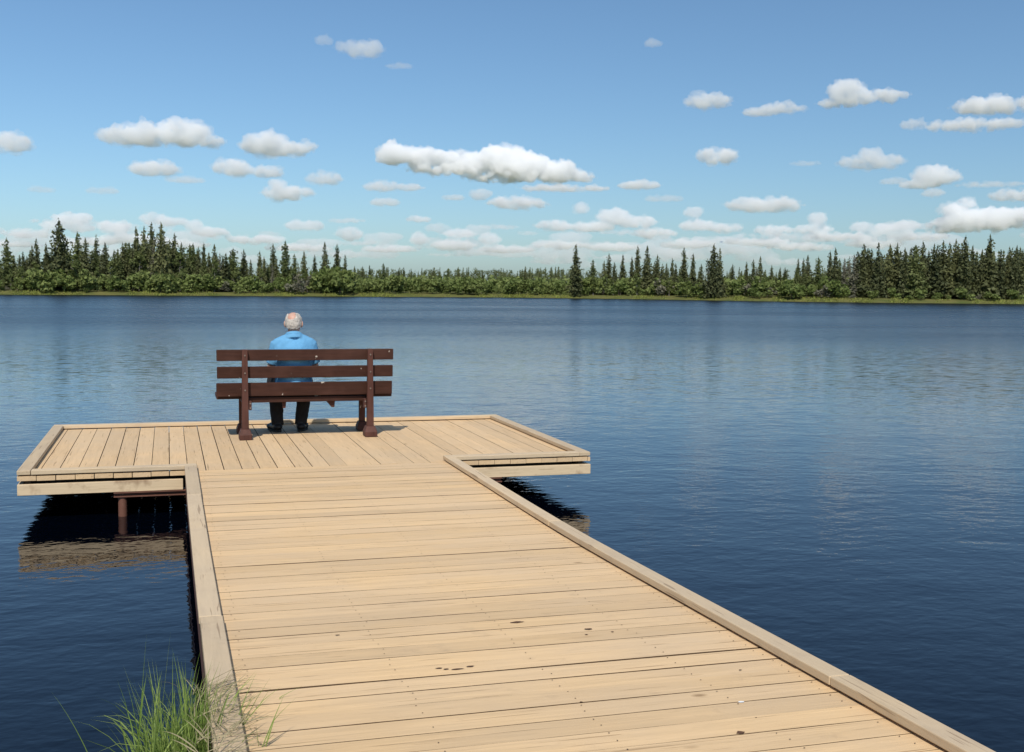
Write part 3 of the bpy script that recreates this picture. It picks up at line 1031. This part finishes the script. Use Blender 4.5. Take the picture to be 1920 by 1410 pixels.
MX, MY = 1.195, 11.80
man = empty('person', (MX, MY, 0))
tag(man, 'older balding man in a light blue shirt sitting on the bench, seen from behind', 'person')
hip = Vector((0, 0, .505)); chest = Vector((0, -.045, .80)); base_neck = Vector((0, -.02, 1.005))
HC = Vector((.004, .012, 1.118))
TURN = Matrix.Rotation(R(-12), 4, 'Z') @ Matrix.Rotation(R(-6), 4, 'X')
def hp(x, y, z): return HC + (TURN @ Vector((x, y, z)))
sh = {-1: Vector((-.172, -.02, .905)), 1: Vector((.172, -.02, .905))}
el = {-1: Vector((-.222, .06, .645)), 1: Vector((.222, .065, .65))}
wr = {-1: Vector((-.165, .275, .600)), 1: Vector((.175, .28, .600))}
hj = {-1: Vector((-.095, .03, .505)), 1: Vector((.095, .03, .505))}
kn = {-1: Vector((-.150, .46, .500)), 1: Vector((.165, .455, .500))}
an = {-1: Vector((-.135, .285, .105)), 1: Vector((.100, .290, .105))}

bm = bmesh.new()
# torso, limbs
ball(bm, hip, .155, .115, .105); ball(bm, (0, -.03, .77), .145, .095, .19); ball(bm, (0, -.01, .63), .145, .11, .16)
ball(bm, (0, -.022, .89), .135, .060, .055)
capsule(bm, base_neck - Vector((0, .0, .03)), .062, hp(0, -.015, -.07), .056)
for s in (-1, 1):
    capsule(bm, sh[s] + Vector((-s * .012, 0, -.02)), .046, el[s], .042); capsule(bm, el[s], .042, wr[s], .028)
    capsule(bm, hj[s], .080, kn[s], .058); capsule(bm, kn[s], .058, an[s], .040)
    capsule(bm, an[s] + Vector((0, -.02, -.045)), .035, an[s] + Vector((s * .03, .13, -.065)), .028)
    # hand resting on the thigh: palm, four fingers of different lengths, thumb from the side of the palm
    fd = Vector((-s * .25, 1, -.16)).normalized(); sd = Vector((s * 1.0, .25, 0)).normalized()
    upv = sd.cross(fd) * s
    if upv.z < 0: upv = -upv
    pc = wr[s] + fd * .055
    ball(bm, pc, .040, .050, .017, sub=3, rot=Matrix((sd, fd, upv)).transposed().to_4x4())
    for k, (o_, L) in enumerate(((-.030, .072), (-.010, .080), (.010, .074), (.029, .058))):
        b0 = pc + fd * .038 + sd * o_ * s
        b1 = b0 + fd * L * .42 + upv * .006
        b2 = b1 + (fd * .9 - upv * .45).normalized() * L * .33
        b3 = b2 + (fd * .7 - upv * .75).normalized() * L * .25
        capsule(bm, b0, .0092, b1, .0086, 8); capsule(bm, b1, .0086, b2, .008, 8); capsule(bm, b2, .008, b3, .007, 8)
    t0 = pc - sd * .036 * s - fd * .012
    t1 = t0 - sd * .020 * s + fd * .030; t2 = t1 + fd * .028 - sd * .004 * s - upv * .006
    capsule(bm, t0, .013, t1, .011, 8); capsule(bm, t1, .0105, t2, .0085, 8)
# head: skull, face, jaw, nose, ears, brow
rt4 = TURN
ball(bm, hp(0, -.012, .020), .076, .095, .085, rot=rt4)
ball(bm, hp(0, .030, -.030), .064, .066, .078, rot=rt4)
ball(bm, hp(0, .045, -.080), .046, .046, .032, rot=rt4)
ball(bm, hp(0, -.045, -.030), .060, .045, .060, rot=rt4)
capsule(bm, hp(0, .090, .010), .010, hp(0, .112, -.030), .015, 10)
for s in (-1, 1):
    ball(bm, hp(s * .012, .102, -.036), .010, .010, .008, rot=rt4)
    ball(bm, hp(s * .030, .082, .016), .024, .013, .008, rot=rt4)
    ball(bm, hp(s * .036, .070, -.032), .022, .020, .018, rot=rt4)
    ball(bm, hp(s * .083, -.010, -.010), .010, .022, .034, rot=rt4 @ Matrix.Rotation(R(s * 18), 4, 'Z'))
    ball(bm, hp(s * .078, .000, -.036), .007, .010, .012, rot=rt4)
ball(bm, hp(0, .086, -.062), .024, .012, .006, rot=rt4); ball(bm, hp(0, .084, -.073), .021, .012, .006, rot=rt4)
body = remeshed('body', bm, .0048, skin_m, man, 3)
# eyes
eye_m = paint('eye_white', (0.7, .68, .65), .2); iris_m = paint('iris', (0.05, .07, .09), .2)
for s in (-1, 1):
    bm = bmesh.new(); ball(bm, hp(s * .030, .0815, .000), .0115, sub=3)
    o = obj('eye', bm, eye_m, man, smooth=True)
    bm = bmesh.new(); ball(bm, hp(s * .030, .0905, .000), .0048, .003, .0048, sub=2)
    obj('iris', bm, iris_m, o, smooth=True)
# hair: a horseshoe fringe round a bald crown
bm = bmesh.new()
rh = random.Random(2)
for k in range(1400):
    a = R(rh.uniform(-208, 28))                        # round the back from ear to ear
    zz = rh.uniform(-.070, .088)
    if zz < -.060 + .060 * max(0, math.sin(a) + .75) + rh.uniform(-.006, .006): continue
    if math.sin(a) > -.2 and zz > .055 - .05 * max(0, math.sin(a)): continue
    qq = math.sqrt(max(.05, 1 - (max(0, zz - .02) / .090) ** 2))
    if ((math.cos(a) * .0745 * qq + .010) / .054) ** 2 + ((zz - .062) / .054) ** 2 < 1 + rh.uniform(-.45, .25): continue
    q = math.sqrt(max(.05, 1 - (max(0, zz - .02) / .090) ** 2))
    rx = .0745 * (q if zz > -.02 else 1 - (-.02 - zz) * 3.4)
    ry = .0935 * (q if zz > -.02 else 1 - (-.02 - zz) * 4.0)
    ball(bm, hp(math.cos(a) * rx, -.012 + math.sin(a) * ry, zz), .0088 + rh.uniform(0, .0045), sub=1)
remeshed('hair', bm, .0035, hair_m, man, 2)

# shirt
bm = bmesh.new()
ball(bm, (0, -.04, .78), .190, .140, .20); ball(bm, (0, -.018, .64), .184, .148, .16); ball(bm, (0, -.036, .885), .178, .105, .090)
frustum(bm, (0, 0.0, .485), .185, (0, -.012, .66), .182, 28)
ball(bm, (0, .02, .62), .160, .155, .13)
for s in (-1, 1):
    capsule(bm, Vector((s * .030, -.030, .968)), .062, sh[s] + Vector((-s * .012, 0, -.004)), .068, 20)   # sloping shoulders
    capsule(bm, Vector((s * .05, -.045, .90)), .09, sh[s] + Vector((-s * .04, -.01, -.06)), .085, 20)
    frustum(bm, sh[s] + Vector((-s * .012, 0, .02)), .066, sh[s].lerp(el[s], .72), .063, 20)
frustum(bm, (0, -.030, .965), .098, (0, -.022, 1.020), .076, 24)
def crease(t):
    tx = bpy.data.textures.new('folds', 'CLOUDS'); tx.noise_scale = .085; tx.noise_depth = 2
    d = t.modifiers.new('d', 'DISPLACE'); d.texture = tx; d.strength = .014; d.mid_level = .5; d.texture_coords = 'LOCAL'
shirt = remeshed('shirt', bm, .008, shirt_m, man, 6, crease)
bm = bmesh.new()                                      # collar
for k in range(20):
    a = 2 * math.pi * k / 20; b_ = 2 * math.pi * (k + 1) / 20
    za, zc = 1.012 - .024 * math.sin(a), 1.012 - .024 * math.sin(b_)
    capsule(bm, (math.cos(a) * .072, -.018 + math.sin(a) * .074, za), .0085, (math.cos(b_) * .072, -.018 + math.sin(b_) * .074, zc), .0085, 8)
    capsule(bm, (math.cos(a) * .079, -.018 + math.sin(a) * .081, za - .016), .0085, (math.cos(b_) * .079, -.018 + math.sin(b_) * .081, zc - .016), .0085, 8)
remeshed('collar', bm, .005, shirt_m, man, 2)
# trousers, belt, shoes
bm = bmesh.new()
ball(bm, (0, .0, .515), .182, .145, .092)
for s in (-1, 1):
    capsule(bm, hj[s], .099, kn[s], .078, 20)
    ball(bm, kn[s], .080)
    frustum(bm, kn[s], .076, an[s] + Vector((0, .0, -.035)), .062, 20)
def crease2(t):
    tx = bpy.data.textures.new('trouser_folds', 'CLOUDS'); tx.noise_scale = .07; tx.noise_depth = 2
    d = t.modifiers.new('d', 'DISPLACE'); d.texture = tx; d.strength = .016; d.mid_level = .5; d.texture_coords = 'LOCAL'
remeshed('trousers', bm, .008, trouser_m, man, 4, crease2)
for s in (-1, 1):
    a = an[s]; out_ = Vector((s * .30, 1, 0)).normalized()
    bm = bmesh.new()
    ball(bm, (a.x, a.y - .015, .052), .046, .056, .044)
    capsule(bm, Vector((a.x, a.y - .01, .046)), .043, Vector((a.x, a.y, .046)) + out_ * .15, .040)
    ball(bm, Vector((a.x, a.y, .040)) + out_ * .175, .049, .058, .034)
    frustum(bm, (a.x, a.y - .005, .05), .05, (a.x, a.y - .005, .105), .047, 18)
    for v in bm.verts:
        if v.co.z < .018: v.co.z = .018
    o = remeshed('shoe', bm, .006, shoe_m, man, 3)
    bm = bmesh.new()
    n = 28
    side_ = Vector((out_.y, -out_.x, 0))
    ring = []
    for k in range(n):
        q = 2 * math.pi * k / n
        ln_ = math.cos(q); wd_ = math.sin(q)
        ring.append(Vector((a.x, a.y, 0)) + out_ * (.080 + ln_ * .148) + side_ * wd_ * (.052 if ln_ > 0 else .046))
    lo = [bm.verts.new((p.x, p.y, .0015)) for p in ring]; hi = [bm.verts.new((p.x, p.y, .022)) for p in ring]
    bm.faces.new(lo[::-1]); bm.faces.new(hi)
    for k in range(n): bm.faces.new((lo[k], lo[(k + 1) % n], hi[(k + 1) % n], hi[k]))
    obj('sole', bm, sole_m, o)

# ------------------------------------------------------------------ grass at the landing
def blade(bm, base, d, L, w, droop, rr, n=7):
    d = d.normalized()
    side = d.cross(Vector((0, 0, 1)))
    side = (side if side.length > .05 else Vector((1, 0, 0))).normalized()
    side = (Matrix.Rotation(rr.uniform(-.9, .9), 3, d) @ side)
    p = Vector(base); v = d.copy(); prev = None
    for i in range(n + 1):
        t = i / n
        ww = w * (1 - t ** 1.6) * (.55 + .45 * min(1, t * 4))
        a, b_ = bm.verts.new(p + side * ww), bm.verts.new(p - side * ww)
        c_ = bm.verts.new(p + v.cross(side) * ww * .45)
        if prev:
            bm.faces.new((prev[0], prev[2], c_, a)); bm.faces.new((prev[2], prev[1], b_, c_))
        prev = (a, b_, c_)
        v = (v + Vector((v.x * .25, v.y * .25, -1)) * droop * L / n * (0.4 + 1.6 * t)).normalized()
        p = p + v * (L / n)

green_blade = leafy('green_blades', (0.15, 0.235, 0.045), (0.32, 0.40, 0.11), .5, .35, 0.0)
dry_blade = leafy('dry_blades', (0.42, 0.36, 0.22), (0.30, 0.26, 0.15), .7, .3, 0.0)
rg = random.Random(12)
bm = bmesh.new()
for k in range(720):
    q = rg.random()
    cx, cy, sp = (.055, 3.86, .09) if q < .80 else (-.04, 3.82, .10)
    bx_, by_ = cx + rg.gauss(0, sp * .62), cy + rg.gauss(0, sp)
    if bx_ > .10: bx_ = .10 - rg.random() * .05
    base = (bx_, by_, ground_z(bx_, by_) - .01)
    a = rg.uniform(0, 6.28); lean = abs(rg.gauss(.16, .2))
    d = Vector((math.cos(a) * lean + .02, math.sin(a) * lean, 1))
    L = rg.uniform(.24, .62)
    blade(bm, base, d, L, rg.uniform(.0036, .0072), rg.uniform(.6, 3.6), rg)
for (tx_, L, dr, dx, dy) in ((-.12, .92, 2.0, -.62, .1), (-.05, .8, 1.3, -.75, .0), (-.13, .72, .35, .06, .05), (-.08, .70, .2, .1, .1), (-.17, .5, .9, -.7, -.1), (-.2, .55, 1.0, -.6, .3), (-.05, .55, 1.6, .45, .2), (.02, .52, 2.2, .5, -.1), (-.22, .45, .4, -.35, .1), (-.15, .6, .8, -.3, .25), (.0, .6, .3, -.1, .2)):
    base = (tx_, 3.8, ground_z(tx_, 3.8))
    blade(bm, base, Vector((dx, dy, 1)), L * .98, .0036, dr * 1.3, rg, 12)
tag(obj('grass_clump', bm, green_blade), 'long green grass tussock at the water edge beside the left dock rail', 'grass clump')
bm = bmesh.new()
for k in range(130):
    bx_, by_ = rg.uniform(.11, .22), rg.uniform(3.3, 4.1)
    z = ramp_z(by_) + .046
    a = rg.uniform(-2.2, .9)
    d = Vector((math.cos(a), -math.sin(a) * .9, rg.uniform(.12, .55)))
    blade(bm, (bx_ - .05, by_, z + .004), d, rg.uniform(.08, .22), rg.uniform(.0014, .003), rg.uniform(1.5, 4), rg, 6)
for v in bm.verts:
    zmin = ramp_z(v.co.y) + (.047 if XL - .01 < v.co.x < XL + RW + .012 else .003 if v.co.x >= XL + RW + .012 else -.3)
    if v.co.z < zmin: v.co.z = zmin + rg.uniform(0, .004)
tag(obj('dry_grass', bm, dry_blade), 'bleached dry grass stalks lying over the left dock rail', 'dry grass')
bm = bmesh.new()
sb = Vector((.262, 3.60, ramp_z(3.6) + .0))
blade(bm, sb, Vector((.50, .35, 1)), .17, .0032, .2, rg)
blade(bm, sb + Vector((.01, 0, 0)), Vector((.35, .15, 1)), .10, .0042, .3, rg)
blade(bm, sb + Vector((-.01, .01, 0)), Vector((-.1, .1, 1)), .07, .003, .8, rg)
blade(bm, sb + Vector((.0, .01, 0)), Vector((.9, .2, .8)), .06, .004, 1, rg)
blade(bm, sb, Vector((-.5, .6, .8)), .13, .0025, 1.5, rg)
tag(obj('weed_sprig', bm, green_blade), 'small green weed growing up between the planks near the rail', 'weed')

# ------------------------------------------------------------------ clouds
cloud_mats = {}
def cloud_mat(sig):
    key = round(math.log10(sig) * 8) / 8
    if key not in cloud_mats:
        m, nt, out = new_mat('cloud_vapour')
        g = NT(nt)
        v = g.n('ShaderNodeVolumeScatter')
        v.inputs['Color'].default_value = (.9995, .9995, .9995, 1)
        v.inputs['Density'].default_value = 10 ** key
        v.inputs['Anisotropy'].default_value = -0.12
        g.l(v.outputs[0], out.inputs['Volume'])
        cloud_mats[key] = m
    return cloud_mats[key]

H_CLOUD = 800.0
def lobes_into(bm, lobes, rr, d):
    s = d / F
    for (cx, cy, rx, ry) in lobes:
        c = at(cx, cy, d)
        hd = Vector((c.x, c.y, 0)).normalized(); sd = Vector((hd.y, -hd.x, 0))
        n = int(10 + 12 * min(4, rx / max(ry, 1)))
        for k in range(n):
            u = rr.uniform(-1, 1); v_ = rr.uniform(-.8, .8)
            arch = math.sqrt(max(0, 1 - u * u))
            zz = rr.uniform(-.5, .5) * arch
            r = ry * s * rr.uniform(.40, .70) * (.5 + .5 * arch)
            p = c + sd * u * (rx - ry * .15) * s + hd * v_ * rx * .6 * s * arch + Vector((0, 0, zz * ry * s))
            if ry < 10.5: r *= 1.35
            st = 1.12 if ry >= 10.5 else 1.55
            ball(bm, p, r * st, r * st, r * .95, sub=2)
            for q in range(5):
                dv = Vector((rr.gauss(0, 1), rr.gauss(0, 1), rr.gauss(.25, .8))).normalized()
                r2_ = r * rr.uniform(.28, .5)
                ball(bm, p + dv * r * .95, r2_, sub=1)
        for k in range(int(6 + 5 * min(4, rx / max(ry, 1)))):      # ragged fringe
            a_ = rr.uniform(-.35, math.pi + .35); q = rr.uniform(.8, 1.04)
            p = c + sd * math.cos(a_) * rx * q * 1.05 * s + hd * rr.uniform(-.4, .4) * rx * .5 * s + Vector((0, 0, math.sin(a_) * ry * q * s * .9))
            ball(bm, p, ry * s * rr.uniform(.12, .26), ry * s * rr.uniform(.1, .22), ry * s * rr.uniform(.07, .16), sub=1)
        base = c.z - .55 * ry * s
    return

def make_cloud(name, lobes, soft, label=None, seed=0, dist=None, kind=None, vox=0.95, halo=True):
    rr = random.Random(100 + seed)
    yb = max(cy_ + .7 * ry for (cx, cy_, rx, ry) in lobes)
    xm = sum(l[0] for l in lobes) / len(lobes)
    dd = ray(xm, yb)
    d = dist or min(24000.0, H_CLOUD / (dd.z / math.hypot(dd.x, dd.y)))
    s = d / F
    bm = bmesh.new()
    lobes_into(bm, lobes, rr, d)
    zb = at(xm, yb, d).z
    for v in bm.verts:
        if v.co.z < zb: v.co.z = zb + (v.co.z - zb) * .2
    org = Vector(at(xm, yb, d))
    bmesh.ops.translate(bm, verts=bm.verts, vec=-org)
    ryav = sum(l[3] for l in lobes) / len(lobes)
    def rough(t):
        for sc_, st in ((ryav * s * .95, ryav * s * .42), (ryav * s * .42, ryav * s * .34), (max(4.5, ryav * .2) * s, max(3.6, ryav * .2) * s)):
            tx = bpy.data.textures.new('billow', 'CLOUDS'); tx.noise_scale = sc_; tx.noise_depth = 3
            dm = t.modifiers.new('d', 'DISPLACE'); dm.texture = tx; dm.strength = st; dm.mid_level = .52; dm.texture_coords = 'LOCAL'
    o = remeshed(name, bm, vox * 1.875 * s, cloud_mat(1.0 / (soft * 1.75 * s)), None, 1, rough)
    o.location = org
    if halo:
        def torn(t):
            for sc_, st in ((ryav * s * .8, ryav * s * .75), (ryav * s * .3, ryav * s * .5), (max(4, ryav * .16) * s, max(4.5, ryav * .26) * s)):
                tx = bpy.data.textures.new('torn', 'CLOUDS'); tx.noise_scale = sc_; tx.noise_depth = 4
                dm = t.modifiers.new('d', 'DISPLACE'); dm.texture = tx; dm.strength = st; dm.mid_level = .5; dm.texture_coords = 'LOCAL'
        bm = bmesh.new()
        for (cx, cy_, rx, ry) in lobes:
            c = at(cx, cy_, d)
            hd = Vector((c.x, c.y, 0)).normalized(); sd = Vector((hd.y, -hd.x, 0))
            for k in range(int(14 + 12 * min(5, rx / max(ry, 1)))):
                u = rr.uniform(-1.12, 1.12)
                arch = math.sqrt(max(.05, 1 - min(1, u * u)))
                p = c + sd * u * rx * s + hd * rr.uniform(-.5, .5) * rx * .6 * s + Vector((0, 0, rr.uniform(-.75, .85) * arch * ry * s))
                r = ry * s * rr.uniform(.16, .55) * (.45 + .55 * arch)
                ball(bm, p, r * rr.uniform(1.1, 2.0), r * 1.2, r * .8, sub=2)
        bmesh.ops.translate(bm, verts=bm.verts, vec=-org)
        f_ = remeshed('vapour_fringe', bm, vox * 1.3 * 1.875 * s, cloud_mat(1.0 / (soft * 3.2 * s)), o, 0, torn)
    return o

CLOUDS = [
 ([(232, 255, 40, 22), (290, 253, 45, 23), (345, 250, 42, 27), (388, 264, 30, 13)], 14, 'long white double-humped cloud in the upper left sky'),
 ([(498, 272, 40, 24), (540, 280, 38, 15), (574, 276, 17, 13)], 14, 'white fish-shaped cloud right of the long double-humped one'),
 ([(290, 317, 40, 17)], 14, 'small white cloud below the long double-humped cloud'),
 ([(347, 338, 34, 7)], 30, 'thin grey wisp trailing off a small cloud at left'),
 ([(435, 316, 33, 19), (500, 322, 30, 14)], 14, 'two-lobed white cloud below the fish-shaped cloud'),
 ([(540, 363, 45, 17), (520, 346, 12, 10)], 13, 'small white cloud with a knob on top, lowest above the bench'),
 ([(608, 335, 32, 14)], 16, 'small pale cloud at the right of the left-hand cluster'),
 ([(5, 268, 45, 21)], 16, 'white cloud cut off by the left picture edge'),
 ([(78, 356, 22, 6)], 40, 'faint grey smudge of cloud low at the far left'),
 ([(193, 358, 27, 7)], 32, 'faint grey lens of cloud above the tallest spruce'),
 ([(735, 290, 24, 24), (790, 296, 48, 22), (862, 303, 40, 22), (945, 304, 50, 32), (985, 312, 55, 24), (1045, 322, 36, 22), (1090, 331, 24, 12), (960, 330, 85, 15), (850, 318, 80, 13)], 8, 'largest white cumulus cloud, long and billowing in the middle sky'),
 ([(1060, 353, 82, 8)], 14, 'flat white strip of cloud under the largest cumulus'),
 ([(970, 381, 55, 14)], 13, 'white oval cloud below the largest cumulus'),
 ([(718, 350, 36, 12), (770, 352, 24, 7)], 18, 'ragged small cloud left below the largest cumulus'),
 ([(722, 380, 26, 8)], 18, 'little white puff under the ragged small cloud'),
 ([(850, 371, 20, 6), (902, 364, 18, 10)], 22, 'pale pair of puffs just below the largest cumulus'),
 ([(1200, 348, 38, 9)], 14, 'flat white cloud right of the largest cumulus tail'),
 ([(1245, 373, 35, 7)], 32, 'dim grey streak of cloud below the flat white one'),
 ([(682, 92, 33, 21), (652, 88, 20, 13)], 26, 'soft highest cloud in the upper left of centre'),
 ([(607, 76, 11, 10)], 36, 'faint tuft left of the highest soft cloud'),
 ([(748, 124, 24, 6)], 45, 'faint wisp trailing right of the highest soft cloud'),
 ([(1225, 81, 13, 8)], 36, 'faint lone tuft high in the right half of the sky'),
 ([(1325, 190, 42, 17)], 17, 'soft oval cloud, left one of the upper right pair'),
 ([(1425, 210, 30, 9), (1470, 203, 38, 12)], 17, 'slanting flat cloud, right one of the upper right pair'),
 ([(1590, 172, 30, 23), (1582, 192, 44, 11), (1655, 180, 44, 13)], 15, 'peaked white cloud high in the upper right sky'),
 ([(1865, 198, 66, 19)], 14, 'broad white cloud at the upper right picture edge'),
 ([(1810, 236, 66, 14), (1885, 232, 36, 8)], 16, 'long pale cloud below the broad one at the right edge'),
 ([(1712, 233, 22, 11)], 20, 'small puff left of the long pale cloud at right'),
 ([(1345, 293, 37, 17)], 13, 'lone smooth oval cloud in the right half of the sky'),
 ([(1510, 307, 28, 5)], 34, 'thin grey dash of cloud right of the smooth oval one'),
 ([(1635, 303, 54, 17), (1632, 286, 17, 10)], 18, 'greyish pointed cloud above the dense right stand'),
 ([(1755, 331, 36, 22), (1722, 346, 28, 9)], 13, 'white domed cloud at right with a grey tail'),
 ([(1860, 346, 60, 6)], 30, 'long grey tail streaming right from the domed cloud'),
 ([(1675, 340, 24, 7)], 28, 'dim grey scrap of cloud left of the domed one'),
 ([(1750, 363, 17, 8)], 18, 'tiny white puff under the domed cloud'),
 ([(1400, 384, 38, 14), (1445, 386, 55, 17)], 15, 'wide layered cloud above the broad waterside spruce'),
 ([(1902, 366, 40, 14)], 14, 'white cloud low at the right picture edge'),
 ([(1806, 403, 30, 28), (1785, 422, 40, 18), (1855, 412, 45, 22), (1905, 408, 40, 20)], 10, 'bright towering cumulus behind the dense right stand'),
]
for i, (lob, soft, lab) in enumerate(CLOUDS):
    tag(make_cloud('cloud', lob, soft, seed=i), lab, 'cloud')
# the hazy bank of cloud along the horizon
bank = [(135, 410, 32, 9), (105, 424, 25, 7), (150, 428, 22, 9), (215, 427, 28, 13), (290, 412, 24, 12), (325, 418, 26, 8), (363, 425, 12, 9), (395, 437, 32, 8), (555, 424, 18, 12), (585, 426, 20, 11), (655, 441, 24, 13),
        (60, 440, 50, 10), (480, 450, 50, 9), (785, 413, 22, 6), (785, 450, 14, 14), (860, 440, 30, 10), (918, 450, 20, 12), (850, 462, 40, 9), (950, 470, 50, 8), (730, 470, 50, 8),
        (1090, 393, 12, 12), (1040, 425, 35, 12), (1150, 408, 30, 16), (1185, 418, 45, 14), (1110, 428, 40, 9), (1230, 440, 40, 11), (1050, 462, 55, 10), (1150, 465, 50, 8),
        (1300, 400, 16, 12), (1310, 425, 35, 12), (1360, 430, 32, 10), (1450, 434, 35, 11), (1535, 412, 16, 13), (1525, 432, 35, 10), (1615, 428, 20, 10), (1660, 435, 25, 14), (1700, 425, 20, 9), (1580, 446, 60, 8), (1420, 455, 60, 8), (1720, 445, 50, 8), (1290, 460, 50, 8), (1500, 465, 60, 8), (1640, 460, 50, 7), (250, 450, 60, 9), (160, 455, 50, 8), (340, 460, 50, 8), (560, 468, 60, 8), (20, 462, 50, 8)]
bank = [(a, b - 2, c * 1.0, d * 1.05) for (a, b, c, d) in bank]
o = make_cloud('clouds', bank, 12, seed=77, dist=22000.0, vox=1.2)
tag(o, 'low bank of small bright cumulus along the whole horizon', 'clouds', kind='stuff')
rb = random.Random(31)
veil = [(rb.uniform(-60, 1980), rb.triangular(405, 505, 470), rb.uniform(18, 70), rb.uniform(4, 9)) for k in range(105)]
o = make_cloud('clouds', veil, 24, seed=78, dist=26000.0, vox=1.5, halo=False)
tag(o, 'thin pale layers of far cloud just above the treeline', 'clouds', kind='stuff')
